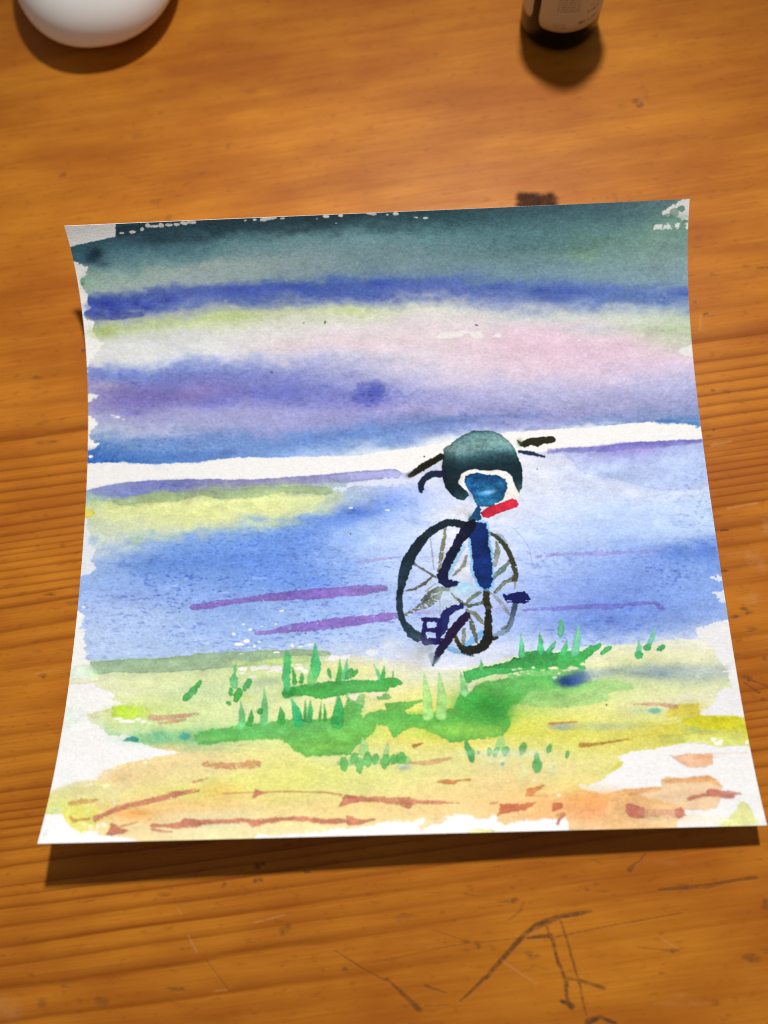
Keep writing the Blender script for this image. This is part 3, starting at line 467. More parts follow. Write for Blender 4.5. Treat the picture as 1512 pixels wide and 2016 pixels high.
P((168,196,40),[(222,1392),(245,1388),(285,1393),(300,1404),(280,1415),(245,1416),(220,1410)],.85,1.6,2.,.05,fade=(235,1402,310,1402))
P((208,203,150),[(168,1407),(190,1402),(222,1396),(222,1410),(200,1410),(185,1415)],.7,1.3,1.4); P((190,208,140),[(206,1436),(230,1424),(300,1426),(300,1445),(250,1446),(215,1446)],.5,1.6,2)
flecks([(232,1415,10,2.4),(250,1420,16,2.6),(272,1416,5,3),(284,1420,5,2),(295,1423,4,1.4),(428,1436,8,2)],(220,216,210))
G((118,178,120),330,1455,80,11,.7); G((112,178,118),420,1450,60,12,.5); P((42,132,128),[(242,1459),(250,1453),(262,1450),(272,1454),(272,1461),(256,1458)],.9,.8,1.2); O((50,152,146),364,1450,13,7,0,.85,1.4,soft=2.5); G((64,160,130),310,1448,14,10,.4); G((80,168,120),395,1444,8,10,.4); G((206,176,100),340,1470,26,6,.4)
# leaning green strokes
g1=(58,156,62); g2=(38,124,46)
P((80,166,68),[(380,1447),(420,1435),(465,1429),(512,1422),(557,1418),(605,1416),(674,1414),(677,1390),(685,1376),(700,1384),(713,1388),(715,1412),(729,1403),(761,1397),(757,1386),(790,1381),(843,1375),(833,1384),(810,1392),(798,1400),(800,1406),(830,1406),(870,1400),(893,1391),(902,1372),(912,1363),(925,1365),(938,1349),(960,1341),(1000,1335),(1040,1330),(1100,1332),(1180,1345),(1110,1372),(1060,1380),(1010,1388),(998,1398),(1000,1410),(1005,1425),(990,1450),(930,1455),(890,1462),(862,1450),(840,1438),(815,1433),(790,1440),(776,1452),(764,1430),(742,1424),(735,1440),(718,1456),(700,1470),(690,1486),(640,1489),(600,1490),(580,1478),(565,1462),(550,1456),(480,1457),(430,1462),(390,1467)],.86,1.5,1.1,.10)
for x,y,rx,ry,a,c in ((955,1380,56,28,.85,(52,144,54)),(975,1402,36,28,.8,(46,138,48)),(930,1395,30,20,.5,(44,136,48)),(930,1410,60,14,.5,(70,156,60)),(820,1412,70,10,.6,(72,158,62)),(870,1440,70,14,.5,(128,186,62)),(950,1440,50,12,.6,(150,194,70)),(640,1470,60,12,.55,(132,188,70)),(700,1440,46,16,.5,(110,180,68)),(600,1430,90,12,.4,(84,166,90)),(500,1440,60,10,.4,(88,170,100)),(760,1405,30,8,.4,(80,160,70)),(1030,1350,60,14,.5,(92,172,92)),(1100,1355,60,12,.5,(118,184,88)),(400,1455,30,8,.5,(140,186,120)),(700,1400,18,22,.35,(78,164,84))): G(c,x,y,rx,ry,a)
P((142,192,104),[(1040,1360),(1112,1354),(1150,1344),(1178,1338),(1215,1340),(1248,1346),(1247,1359),(1210,1362),(1196,1366),(1197,1378),(1165,1386),(1112,1394),(1060,1392),(1020,1386)],.75,1.4,2.5,.05)
P(g1,[(555,1364),(560,1356),(592,1348),(618,1345),(658,1340),(684,1339),(732,1339),(764,1334),(782,1335),(795,1344),(790,1349),(768,1353),(762,1362),(724,1363),(687,1365),(658,1371),(634,1378),(605,1370),(579,1372),(563,1374),(556,1370)],.93,1.1,.9,.16); G(g2,572,1364,18,9,.7); G((58,140,60),620,1352,40,6,.4); G((96,166,100),700,1352,40,8,.35)
P((94,166,88),[(740,1370),(760,1364),(772,1370),(768,1378),(745,1376)],.8,1.6); P((88,168,90),[(680,1366),(700,1366),(720,1366),(716,1392),(700,1386),(684,1378)],.6,1)
bare([(687,1368),(712,1364),(700,1380),(690,1376)],1.,c=(214,206,176)); bare([(722,1366),(755,1362),(752,1370),(728,1371)],1.2,c=(216,208,170)); bare([(640,1377),(656,1373),(655,1382),(644,1385)],1.,c=(214,208,170))
P((54,160,72),[(912,1322),(952,1314),(1000,1303),(1010,1297),(1021,1294),(1026,1286),(1058,1281),(1090,1284),(1118,1282),(1146,1282),(1162,1270),(1181,1269),(1178,1278),(1166,1288),(1152,1298),(1150,1308),(1152,1317),(1120,1320),(1097,1316),(1060,1322),(1044,1320),(1010,1325),(997,1327),(975,1328),(960,1331),(938,1338),(918,1345),(914,1334)],.92,1.2,.9,.14)
P((76,166,76),[(1000,1326),(1044,1318),(1100,1314),(1150,1314),(1150,1330),(1100,1340),(1040,1340),(1000,1336)],.7,1.6,2.5,0)
P((206,210,150),[(960,1333),(980,1328),(998,1327),(990,1333),(970,1336)],.9,.6); P((208,208,160),[(917,1350),(930,1342),(940,1338),(936,1348),(928,1360),(922,1364)],.9,.6)
flecks([(1014,1318,5,1.6),(1024,1317,4,2),(1016,1326,5,2.4),(1022,1329,4,2),(1040,1326,3,2),(1050,1315,3,2),(1068,1319,4,1.4),(1090,1315,9,2),(1115,1320,7,2),(1130,1316,8,2.4),(1124,1315,4,2),(1101,1326,3,1.6),(1092,1334,4,2.4),(1147,1308,4,2.5)],(212,210,164))
pale=(98,186,108); mint=(84,178,116)
for b in ((g1,580,1344,576,1315,8),(g1,593,1342,594,1324,8),(g1,666,1342,669,1297,10),(mint,677,1334,684,1297,7),(mint,749,1338,736,1308,7),(g1,753,1336,756,1312,7),(g1,773,1335,774,1321,2),
 (pale,476,1428,474,1381,12),(g1,491,1425,496,1398,11),(pale,519,1424,520,1355,13),(g1,554,1420,552,1392,13),((46,178,102),588,1422,573,1374,16),(g1,600,1418,601,1379,5),((56,168,84),609,1419,611,1376,10),(g1,629,1418,632,1382,5),(g1,640,1418,638,1387,6),((52,164,76),664,1422,666,1366,20),
 (mint,1027,1290,1025,1247,11),((66,172,104),1064,1284,1062,1242,11),((66,170,100),1080,1284,1094,1261,9),((66,170,100),1109,1286,1116,1260,10),((100,186,142),1132,1284,1140,1226,13),(pale,947,1316,947,1299,6),((150,202,104),842,1408,835,1325,18),((150,204,108),869,1406,865,1325,18),((124,198,120),915,1364,905,1320,12),((110,190,150),1258,1286,1257,1260,9),((104,182,150),1277,1272,1293,1228,9),((150,196,110),716,1480,714,1452,15),((160,198,120),760,1484,762,1462,10),((150,200,110),985,1470,986,1448,16)): blade(*b)
B([(64,172,96),(58,170,92),(86,186,120)],[(565,1356,7),(563,1335,7.5),(565,1312,7.5),(566,1296,7),(564,1278,1)],.92,1.3,.8); B([(110,180,96),(66,174,96),(70,180,110)],[(612,1344,8),(619,1322,11),(622,1304,9),(621,1284,5),(620,1268,1)],.9,1.3,.8); O((70,172,100),622,1312,10,22,0,.75)
for o in (((70,160,84),649,1326,4,12,-15),((64,156,80),688,1328,6,13,28),(g1,699,1325,5,9,30),((94,180,112),461,1342,9,15,0),((92,180,110),462,1322,4,14,8),(g1,454,1362,5,10,5),((68,156,80),486,1348,6,13,32),(g1,468,1368,7,16,20),(g1,450,1384,5,4,0),(g1,511,1401,7,7,0),((72,160,80),378,1362,7,20,38),((72,160,80),366,1372,6,9,20),(g1,391,1348,4,11,30),
 ((88,172,130),1104,1238,7,18,6),((60,158,84),1193,1280,14,6,-35),((60,158,84),1301,1276,10,6,-40),((70,168,96),1258,1290,8,8,-30),((64,160,88),1275,1274,9,8,-40),((64,160,88),1172,1276,14,5,-35)): O(*o, a=.9, rough=1.1)
g3=(76,162,72)
B(g3,[(669,1502,5),(700,1500,7),(740,1498,6),(801,1497,7)],.55,1.6,1.6)
for o in ((677,1504,7,15,-8),(698,1492,7,11,12),(707,1506,8,16,0),(724,1495,9,15,0),(739,1494,6,12,14),(758,1497,9,16,18),(789,1492,10,11,0),(775,1494,9,10,0)): O(g3,*o,a=.85,rough=1.3)
G((150,160,164),796,1511,14,6,.85); G((190,196,168),720,1500,60,10,.2)
B((76,160,84),[(918,1463,4),(921,1473,6),(927,1484,8),(929,1496,5)],.95)
for o in ((963,1480,5,9,4),(977,1480,6,11,18),(995,1479,8,11,22),(1029,1474,7,13,18),(1058,1508,10,15,8),(1057,1492,5,10,0),(1082,1473,5,10,18),(1117,1486,4,8,15)): O((88,164,88),*o,a=.9,rough=.8)
G((192,200,178),1010,1483,90,8,.5); G((190,204,140),1030,1522,9,16,.5); G((184,206,160),1086,1515,12,16,.4); G((196,210,180),975,1498,30,12,.3); O((96,160,176),989,1504,4,4,0,.9); O((120,146,140),942,1483,3,3,0,.7)
# blue and grey dashes in the bank
B([(42,68,124),(80,104,140),(152,166,160),(150,164,156),(140,156,152),(146,160,154),(172,178,166)],[(1112,1340,9),(1140,1334,13),(1180,1326,9),(1220,1320,8),(1270,1322,11),(1330,1325,12),(1432,1319,6)],.75,2.2,4.5,0,0); G((26,50,112),1116,1342,20,10,.9); G((46,74,130),1138,1334,16,10,.6); G((108,130,148),1300,1325,22,9,.5)
flecks([(1432,1322,9,1.4),(1440,1318,6,1.2)],(216,212,212))
G((116,132,140),1106,1431,24,7,.8); G((150,166,130),1190,1430,80,8,.6); G((150,170,120),1390,1435,36,8,.7); G((120,150,90),1375,1438,24,7,.3); O((62,160,160),1288,1399,12,5,0,.8,1.2,soft=3); G((150,190,150),1265,1400,30,6,.5)
P((202,180,46),[(1338,1385),(1376,1385),(1378,1408),(1340,1410),(1310,1412),(1320,1396)],.8,1.2,2.5,.04)
P((198,190,24),[(1372,1409),(1450,1410),(1457,1414),(1459,1428),(1462,1434),(1400,1438),(1350,1428),(1340,1416)],.85,1.,2.,.04); P((192,194,88),[(1300,1448),(1400,1440),(1460,1436),(1467,1440),(1468,1467),(1440,1468),(1416,1470),(1400,1466),(1360,1460),(1300,1466)],.6,1.6,1.6)
flecks([(1405,1456,4,3),(1418,1460,5,4),(1411,1464,4,3),(1470,1462,4,4)])
P((204,192,58),[(1200,1518),(1215,1502),(1225,1500),(1224,1508),(1208,1520)],.8,1.4)
G((222,196,104),1130,1550,50,12,.4); G((220,140,70),1190,1570,55,16,.55); G((222,132,78),1165,1590,30,20,.4); G((216,150,76),1140,1576,30,14,.4); G((224,142,66),265,1602,36,10,.7); G((222,156,70),430,1556,40,14,.45); G((212,150,88),240,1530,30,14,.35)
# orange stones at the right
P((214,162,102),[(1205,1560),(1226,1554),(1302,1549),(1301,1536),(1308,1530),(1350,1531),(1395,1526),(1411,1534),(1421,1549),(1418,1576),(1411,1589),(1392,1595),(1350,1593),(1335,1604),(1331,1640),(1180,1645),(1190,1600),(1195,1572)],.7,1.,1.,.10); P((206,128,62),[(1226,1554),(1302,1549),(1302,1556),(1240,1566)],.6,1.,2.5); P((206,130,64),[(1304,1534),(1350,1532),(1395,1527),(1411,1535),(1420,1548),(1400,1540),(1350,1540),(1310,1542)],.65,1.,2.5)
G((218,190,140),1310,1610,60,12,.7); P((216,160,118),[(1318,1487),(1350,1485),(1402,1483),(1404,1504),(1390,1511),(1358,1511),(1337,1502)],.9,1.,1.2,.08); G((212,132,80),1385,1490,18,5,.6); B((222,196,176),[(1400,1484,2),(1470,1482,1)],.5)
P((206,206,120),[(1429,1616),(1448,1595),(1456,1579),(1466,1576),(1477,1584),(1482,1605),(1495,1622),(1403,1632)],.9,1.2,1.6,.05); G((212,212,130),1420,1615,30,4,.4)
P((214,212,136),[(912,1648),(925,1636),(945,1631),(970,1633),(992,1648)],.9,1.,1.4); P((222,190,124),[(820,1622),(832,1624),(838,1614),(870,1608),(884,1610),(872,1622),(842,1626),(830,1637)],.85,1.4,1.,.1)
flecks([(1144,1545,3,2),(1095,1553,3,2),(1100,1566,4,3),(1052,1536,4,3)])
# speckles at lower left
flecks([(172,1598,4,3),(163,1621,9,4),(187,1610,5,3),(194,1626,5,4),(205,1623,4,4),(198,1600,3,2),(178,1628,5,4),(225,1580,2,3),(207,1548,3,2),(176,1545,8,2),(170,1612,3,2),(190,1638,5,3),(211,1547,4,1.4),(286,1501,3,1.5)])
B((214,206,110),[(92,1570,2),(120,1560,12),(170,1548,10),(215,1545,5)],.35,1.8,3); P((206,208,70),[(120,1592),(150,1585),(195,1590),(195,1612),(180,1630),(160,1638),(140,1626),(126,1606)],.5,2,3,0); G((188,206,170),108,1595,16,8,.6); O((200,208,190),90,1640,10,5,-60,.4)
# earth-coloured dashes
Rb=(182,104,80); Rl=(188,122,82)
B(Rb,[(189,1611,6),(200,1606,5),(224,1595,5.5),(258,1585,4.5),(298,1577,5.5),(346,1564,6),(391,1556,2.5)],.85,1.,1.,.22)
P(Rb,[(219,1621),(226,1624),(240,1632),(252,1634),(240,1643),(232,1641),(222,1645),(210,1643)],.9,1.2); B(Rl,[(238,1627,2),(272,1618,1)],.8); B((190,128,60),[(139,1608,2.5),(146,1616,4),(176,1612,2)],.85); B((186,134,68),[(138,1583,4),(165,1578,6),(195,1574,2)],.8,1.2,1,.2); B(Rl,[(382,1540,3),(409,1532,1.4)],.8)
B(Rb,[(299,1625,4),(330,1626,3.5),(355,1625,5),(366,1620,8),(385,1621,8),(400,1619,5),(440,1617,3.5),(485,1615,3.5),(500,1621,8),(520,1616,5),(560,1612,3),(605,1613,5),(640,1618,6),(685,1615,3.5)],.9,1.,1.,.08); B(Rb,[(300,1633,2.5),(338,1638,1.5)],.8); B(Rb,[(684,1608,3),(692,1616,10),(704,1619,6),(738,1613,2)],.9)
B(Rl,[(440,1562,1.2),(495,1560,1.2),(560,1558,1.8),(640,1560,1.5),(672,1565,2)],.8); P(Rb,[(502,1553),(512,1558),(528,1561),(508,1566),(496,1573)],.9,.8); P(Rb,[(678,1564),(705,1568),(706,1580),(690,1583),(668,1587)],.9,1.)
B(Rb,[(690,1572,6),(740,1574,6),(790,1578,7),(802,1581,11),(816,1579,5),(860,1580,3.5),(905,1581,1)],.85,1.,1.,.12)
B(Rl,[(400,1503,2),(425,1507,6),(455,1508,8),(475,1506,6),(490,1504,9),(508,1504,6)],.8,1.4,1.2,.3); B((192,138,112),[(298,1413,6),(322,1414,5),(346,1411,5),(391,1405,1.4)],.85,1.2,1,.25); B((192,138,112),[(314,1425,3),(335,1421,4),(365,1417,2)],.85,1,1,.2); B(Rl,[(470,1468,2),(482,1466,1)],.6)
B((176,104,54),[(815,1469,3.5),(833,1463,1.4)],.9); B((200,146,100),[(808,1502,2),(840,1502,4),(862,1498,5),(887,1493,2)],.85); B((178,106,60),[(862,1539,1.5),(880,1540,4),(896,1540,4),(900,1537,1.5),(924,1535,2.5)],.9); B((176,104,60),[(1081,1425,2.2),(1137,1421,1.6)],.8); B((166,118,44),[(1144,1468,4),(1190,1463,2),(1246,1454,1)],.9); B((200,140,110),[(1250,1387,1.4),(1290,1386,3),(1333,1391,3)],.8,1,1,.25); B((176,150,60),[(1378,1443,2),(1400,1443,3)],.4)
P((204,122,66),[(1037,1552),(1052,1550),(1071,1546),(1056,1560),(1046,1571),(1034,1568)],.9,1.2); B((208,132,76),[(1050,1566,3),(1076,1568,3)],.6); P((188,98,64),[(984,1582),(1015,1583),(1058,1578),(1048,1587),(1031,1595),(1000,1600),(980,1605)],.92,1.2); B(Rl,[(966,1582,2),(979,1580,1.6)],.9)
P((184,96,64),[(1090,1579),(1111,1580),(1108,1592),(1087,1598)],.92,1.2); B((184,100,76),[(1098,1622,3),(1102,1612,3.5),(1111,1603,3)],.9); B(Rl,[(1096,1606,2),(1110,1602,3)],.8)
P((184,100,82),[(1234,1584),(1246,1583),(1256,1588),(1267,1592),(1268,1610),(1240,1610),(1232,1600)],.92,1.2); P((182,98,82),[(1328,1594),(1340,1589),(1346,1596),(1351,1606),(1338,1611),(1330,1606)],.92,1.2); B((192,124,100),[(1264,1600,8),(1280,1600,8),(1300,1601,8),(1332,1602,8)],.6,1.2,1,.45)
B(Rb,[(1356,1573,4),(1370,1568,3),(1400,1564,2.5)],.85); B((182,104,84),[(1398,1560,7),(1415,1563,7),(1432,1566,7),(1443,1568,5)],.9); B((186,120,104),[(1425,1561,5),(1458,1563,2.5)],.85)
wm_ = np.clip((YY-1290)/40, 0, 1)[..., None]*.03
IMG = IMG+(236-IMG)*np.clip((YY-1290)/60, 0, 1)[..., None]*.07*np.clip((IMG.mean(-1, keepdims=True)-120)/50, 0, 1)
IMG = IMG+(IMG.mean(-1, keepdims=True)*.4+np.array([218, 212, 205], np.float32)*.6-IMG)*wm_
# ---- bicycle
P((224,217,208),[(900,944),(912,926),(940,920),(985,922),(1008,938),(1016,958),(1024,974),(1020,985),(1000,990),(950,1000),(930,985),(912,965)],.95,.8,1.6,0)
G((214,211,212),900,1010,44,13,.65); G((216,212,212),880,1050,36,16,.3); G((216,210,210),905,1080,30,26,.5); G((218,212,202),912,1120,26,26,.6); G((214,211,214),990,1095,20,30,.4)
T_ys=[848,856,868,880,892,900,910,922,940,960,985]; T_c=np.array([(66,100,110),(84,122,126),(104,142,142),(118,152,150),(98,140,142),(66,108,116),(42,80,90),(28,54,64),(28,52,62),(30,56,66),(46,86,92)],np.float32)
def helm(x,y):
    yy=y+.06*(x-950)+6*np.sin((x-900)/60); c=np.stack([np.interp(yy,T_ys,T_c[:,k]) for k in range(3)],-1)
    w=np.clip((905-x)/36,0,1)*np.clip((y-878)/20,0,1); w2=np.clip((x-1010)/12,0,1)*np.clip((y-945)/20,0,1)
    return c*(1-.45*w[...,None])*(1-w2[...,None])+w2[...,None]*np.array([84,122,122],np.float32)
P(helm,[(874,884),(891,870),(911,856),(928,849),(946,849),(968,849),(985,854),(1000,867),(1015,885),(1021,902),(1028,922),(1029,939),(1027,961),(1022,973),(1015,959),(1010,949),(1008,939),(998,929),(981,925),(961,927),(950,926),(937,923),(922,925),(909,932),(904,943),(902,950),(909,959),(922,969),(924,976),(913,985),(898,982),(887,973),(876,958),(871,941),(869,917),(873,898)],1,.8,.8,.18,3,1.2,.05)
G((26,48,58),888,930,16,26,.6); G((30,56,64),965,918,46,6,.6); G((112,148,146),925,888,16,7,.5)
def sad(x,y):
    t=np.clip((y-935)/60,0,1)[...,None]; c=np.array([16,84,150],np.float32)*(1-t)+np.array([34,122,176],np.float32)*t
    return c
P(sad,[(915,936),(937,931),(961,934),(983,936),(996,943),(1000,953),(998,963),(993,972),(992,983),(981,989),(966,996),(952,998),(942,998),(933,985),(922,965),(914,950)],.97,1.,.8,.14,2.5,1.2,.14)
G((20,60,140),930,968,8,14,.5); G((70,150,196),985,952,10,8,.4); G((150,186,206),962,969,16,4,.8,-8); G((60,140,190),948,955,16,5,.35)
P((22,78,132),[(942,996),(948,1002),(946,1010),(950,1020),(947,1026),(930,1030),(920,1028),(924,1018),(931,1007)],.95,1.2,1.); G((60,110,110),926,1018,6,8,.5)
def red(x,y): return np.array([204,36,58],np.float32)*(1-.3*np.clip((956-x)/14,0,1)[...,None]*np.ones_like(x)[...,None])
P(red,[(945,1009),(961,999),(987,990),(1009,981),(1016,984),(1020,993),(1017,999),(998,1005),(976,1013),(961,1019),(950,1018)],1,.7,.8,.14)
K=(38,37,24)
P(K,[(867,893),(874,898),(869,905),(852,915),(832,926),(817,933),(813,939),(805,941),(801,933),(813,929),(834,915),(854,902)],.97,.7); B([(38,37,24),(34,33,22),(44,42,26)],[(869,899,6),(852,908,7),(832,920,6.5),(810,934,5.5)],.95); G((84,78,40),806,936,6,4,.8)
B((24,34,66),[(873,932,7),(850,934,7),(836,942,6.5),(829,952,5.5),(829,966,4)],.95)
P((42,44,24),[(1018,866),(1024,869),(1040,863),(1064,859),(1086,858),(1094,865),(1090,872),(1068,876),(1059,880),(1044,877),(1033,882),(1024,878),(1020,872)],.97,.9); G((96,98,66),1023,872,5,7,.7)
B((28,42,82),[(1023,889,3.5),(1042,892,4.5),(1058,896,3.8),(1071,899,2.2)],.93)
# wheels
sp=(90,90,66)
def spoke(pts,c=sp,a=.85,dry=.15): B(c,pts,a,.9,.8,dry)
spoke([(847,1059,1),(851,1090,1.4),(854,1120,1.4)],(140,140,130),.7); spoke([(877,1038,3.8),(873,1067,3.2),(869,1093,4),(864,1124,3.6)],(112,108,76),.85,.35); spoke([(816,1111,1.8),(835,1122,2.4),(858,1137,2)],(100,100,84)); spoke([(796,1164,1.5),(815,1160,2.8),(835,1149,3.4),(851,1135,2.4)],sp,.85,.25); spoke([(919,1094,2),(913,1112,4),(899,1127,3),(888,1137,1)],(124,124,104),.8,.3)
spoke([(796,1211,1.5),(820,1199,3.5),(843,1189,7),(861,1176,7),(868,1168,3)],(96,98,76),.85,.38); spoke([(833,1181,3),(847,1169,5),(863,1159,6),(882,1160,4)],(84,90,66),.88,.3); spoke([(838,1164,2),(856,1150,2)],(140,140,130),.6,.3)
spoke([(978,1067,3),(980,1084,5),(973,1112,4.5)],(112,118,98),.8,.3); spoke([(1002,1106,3),(988,1122,5),(969,1138,4)],(92,116,96),.85,.15); spoke([(1014,1138,3),(994,1147,4.5),(975,1166,3)],(104,108,82),.85,.25); spoke([(966,1168,2),(984,1183,3.5),(1003,1210,2.5)],(128,134,124),.75,.2)
B([(86,84,54),(60,62,40),(62,62,40),(78,80,58)],[(962,1048,1.5),(974,1054,4),(984,1063,5.5),(994,1074,5),(1001,1085,5),(1008,1102,5.5),(1014,1119,4.5),(1016,1131,4.5),(1013,1140,4)],.92,1.,.9,.1); B((126,146,160),[(978,1051,2),(990,1058,3.5),(996,1066,3)],.7); B((120,120,104),[(1014,1146,2.5),(1013,1159,2)],.7,1,1,.3)
B([(24,36,48),(28,44,56),(26,40,52),(38,62,78),(36,58,74),(48,74,92),(52,76,94)],[(913,1032,5),(897,1030,7),(881,1029,7.5),(863,1037,7),(843,1051,8),(827,1067,9),(814,1085,10),(804,1103,11),(797,1121,10.5),(792,1143,9),(788,1161,6.5),(786,1179,5.7),(786,1195,5.5),(788,1207,5.5),(793,1223,6),(802,1237,8),(812,1249,9.5),(822,1253,9.5),(832,1254,8)],.97,.9,.8,0,.1,1.,.12)
G((150,182,194),905,1160,32,12,.7); G((120,172,196),912,1152,20,8,.5); G((176,190,198),885,1190,28,26,.55); G((172,184,186),876,1240,16,26,.5); G((150,176,192),930,1172,16,10,.5)
B((86,148,200),[(918,1272,6),(932,1260,7),(949,1247,5)],.75,1.2,1.5); B((96,152,196),[(875,1274,3),(890,1279,5),(912,1287,3)],.75,1.2,1.5)
spoke([(899,1177,3),(909,1187,4.5),(923,1193,4),(950,1187,3.5)],(92,96,70),.9); spoke([(918,1187,3.5),(930,1176,4),(946,1165,3)],(100,110,86),.85); spoke([(890,1169,2.5),(898,1179,3)],(120,122,100),.8); spoke([(919,1201,3),(935,1209,5),(953,1228,2.5)],(110,110,82),.85); spoke([(924,1213,2.5),(930,1233,4),(939,1265,3.5)],(90,92,66),.85,.25); spoke([(914,1240,3.5),(911,1269,4.5)],(116,112,84),.8,.25); spoke([(866,1174,1.4),(866,1210,1.4)],(150,160,165),.5)
B([(56,52,34),(42,40,26),(34,33,24),(30,30,24),(32,32,26),(46,44,30),(100,84,52)],[(957,1165,6.5),(958,1182,7),(960,1198,7),(961,1215,7),(962,1233,7.5),(961,1249,9),(959,1261,9.5),(951,1271,9.5),(938,1278,9),(925,1281,9),(913,1279,7.5),(905,1272,5),(899,1261,4),(896,1250,3)],.96,1.3,.8,0,.1,1.,.12); B((34,33,26),[(962,1257,6),(978,1255,3)],.9); B((96,100,72),[(968,1196,3),(960,1196,5)],.7); B((40,52,68),[(916,1287,3),(930,1289,2.5)],.6)
B([(60,76,100),(84,104,128),(96,118,142),(120,140,164)],[(1013,1189,6),(1011,1205,5),(1007,1221,4.5),(1004,1231,5),(999,1239,5.5),(988,1246,5),(974,1249,3.5)],.9,1.); B((92,100,84),[(988,1238,2.5),(1000,1231,2),(1005,1218,2)],.6,1,1,.2)
halo=(84,160,204)
P(halo,[(920,1040),(932,1024),(950,1022),(961,1028),(964,1052),(968,1075),(970,1110),(972,1138),(971,1156),(962,1165),(948,1163),(936,1152),(930,1136),(926,1110),(924,1083)],.62,1.6,1.6,0)
P((18,48,126),[(925,1040),(933,1026),(946,1025),(957,1030),(959,1050),(962,1069),(965,1089),(967,1111),(969,1135),(968,1153),(962,1160),(950,1159),(941,1151),(936,1135),(932,1111),(929,1083),(927,1056)],.98,1.3,.8,.1,2.5,.8,.08)
B((96,168,206),[(908,1076,8),(894,1100,8),(882,1128,6)],.5,1.2,1.6)
B([(20,24,44),(24,28,58),(28,30,66),(30,30,78),(28,34,92)],[(930,1031,9.5),(911,1054,9.5),(899,1073,9),(887,1095,9),(877,1117,9),(871,1134,10),(870,1143,8),(880,1148,9),(898,1148,6)],.98,1.2,.8,0,.1,.8,.12)
NV=(32,38,112)
B(NV,[(908,1193,7),(891,1199,7),(879,1207,8),(876,1219,9),(873,1236,6.5),(867,1250,4)],.96,1.3)
for q in ([(833,1220,4),(866,1221,4)],[(838,1220,4.5),(836,1235,4.5),(832,1256,4.5),(837,1264,4.5)],[(836,1264,5),(864,1264,5)],[(866,1222,4.5),(862,1245,4.5),(864,1264,4.5)],[(837,1241,3.6),(865,1242,4)],[(846,1258,2),(872,1259,2.4)]): B((36,32,108),q,.96,1.)
B([(40,24,68),(40,22,62),(36,26,66),(70,92,108)],[(919,1211,7),(899,1233,8.5),(883,1257,8.5),(867,1279,8),(857,1298,5),(852,1309,2)],.96,1.); B((96,118,130),[(850,1290,6),(851,1304,3)],.6); B((104,126,138),[(864,1296,3),(856,1306,2)],.7)
P((24,28,106),[(990,1169),(998,1171),(1014,1166),(1032,1165),(1042,1172),(1040,1176),(1045,1180),(1034,1182),(1041,1185),(1032,1188),(1010,1189),(998,1187),(993,1177)],.97,.9); B((200,204,216),[(999,1183,1.4),(1007,1183,1)],.9,.3)
G((168,168,166),832,1284,18,26,.55); G((176,172,160),815,1305,26,18,.35); G((140,150,150),848,1276,8,10,.5)
bike_ = (slice(840-Y0, 1316-Y0), slice(778-X0, 1100-X0)); dk_ = np.clip((135-IMG[bike_].mean(-1))/60, 0, 1)[..., None]
IMG[bike_] *= 1-.26*dk_*(1-np.clip((IMG[bike_][..., :1]-120)/40, 0, 1))
# flecks of dust
for x,y,rx,ry in ((938,640,4,2),(535,733,4,2.4),(640,635,1.4,2.4),(598,636,1.2,1.6),(602,1247,1.2,1.2),(690,1051,1.4,1.4),(1058,923,1.4,1.4),(835,899,1.4,1.4),(1194,1388,1.3,1.1)): O((84,76,74),x,y,rx,ry,20,.9,.5)
# overall paper tooth in the paint
IMG *= (1-.012*tooth)[..., None]
np.clip(IMG, 6, 240, out=IMG)
# ---------------------------------------------------------------- the sheet: heavy paper curling up at both ends
PRF = {-1: (1.43257, -.59718, .83777, -.01045), 1: (.43792, -.50661, .80511, -.00755)}
SL, SW = 19.4096, 20.0
nvp, nup = 161, 81
tt = np.linspace(-1, 1, nvp)
def curl(c):
    s = tt-c[3]; z = c[0]*s**2+c[1]*s**3+c[2]*s**4; z = z-z.min()+.05
    dz = np.gradient(z, tt)/(SL/2); dy = np.sqrt(1-dz**2)
    y = np.concatenate([[0], np.cumsum((dy[1:]+dy[:-1])/2*np.diff(tt))])*SL/2
    return -(y-y.mean()), z
(yl, zl), (yr, zr) = curl(PRF[-1]), curl(PRF[1])
ss_ = np.linspace(0, 1, nup)
def sheet(s, t):                       # paper coordinates 0..1 -> cm
    a = np.interp(t*2-1, tt, yl), np.interp(t*2-1, tt, zl); b = np.interp(t*2-1, tt, yr), np.interp(t*2-1, tt, zr)
    return np.stack([(s-.5)*SW, a[0]*(1-s)+b[0]*s, a[1]*(1-s)+b[1]*s], -1)
AR = 1500                              # the artwork, laid out flat
S2, T2 = np.meshgrid((np.arange(AR)+.5)/AR, (np.arange(AR)+.5)/AR)
ax_, ay_ = project(sheet(S2, T2))
ax_ = np.clip(ax_-X0, 0, PW-1.01); ay_ = np.clip(ay_-Y0, 0, PH-1.01)
i0, j0 = ax_.astype(int), ay_.astype(int); fx, fy = (ax_-i0)[..., None], (ay_-j0)[..., None]
art = IMG[j0, i0]*(1-fx)*(1-fy)+IMG[j0, i0+1]*fx*(1-fy)+IMG[j0+1, i0]*(1-fx)*fy+IMG[j0+1, i0+1]*fx*fy
def s2l(c): c = c/255.; return np.where(c < .04045, c/12.92, ((c+.055)/1.055)**2.4)
def l2s(c): return np.where(c < .0031308, c*12.92, 1.055*np.maximum(c, 1e-6)**(1/2.4)-.055)
art = art+(art.mean(-1, keepdims=True)-art)*.05
art = np.clip(s2l(art)/s2l(np.array([223., 218., 214.]))*.82, .004, .9)      # pigment on white paper as reflectance
art_im = canvas('artwork', np.clip(l2s(art), 0, 1).astype(np.float32))
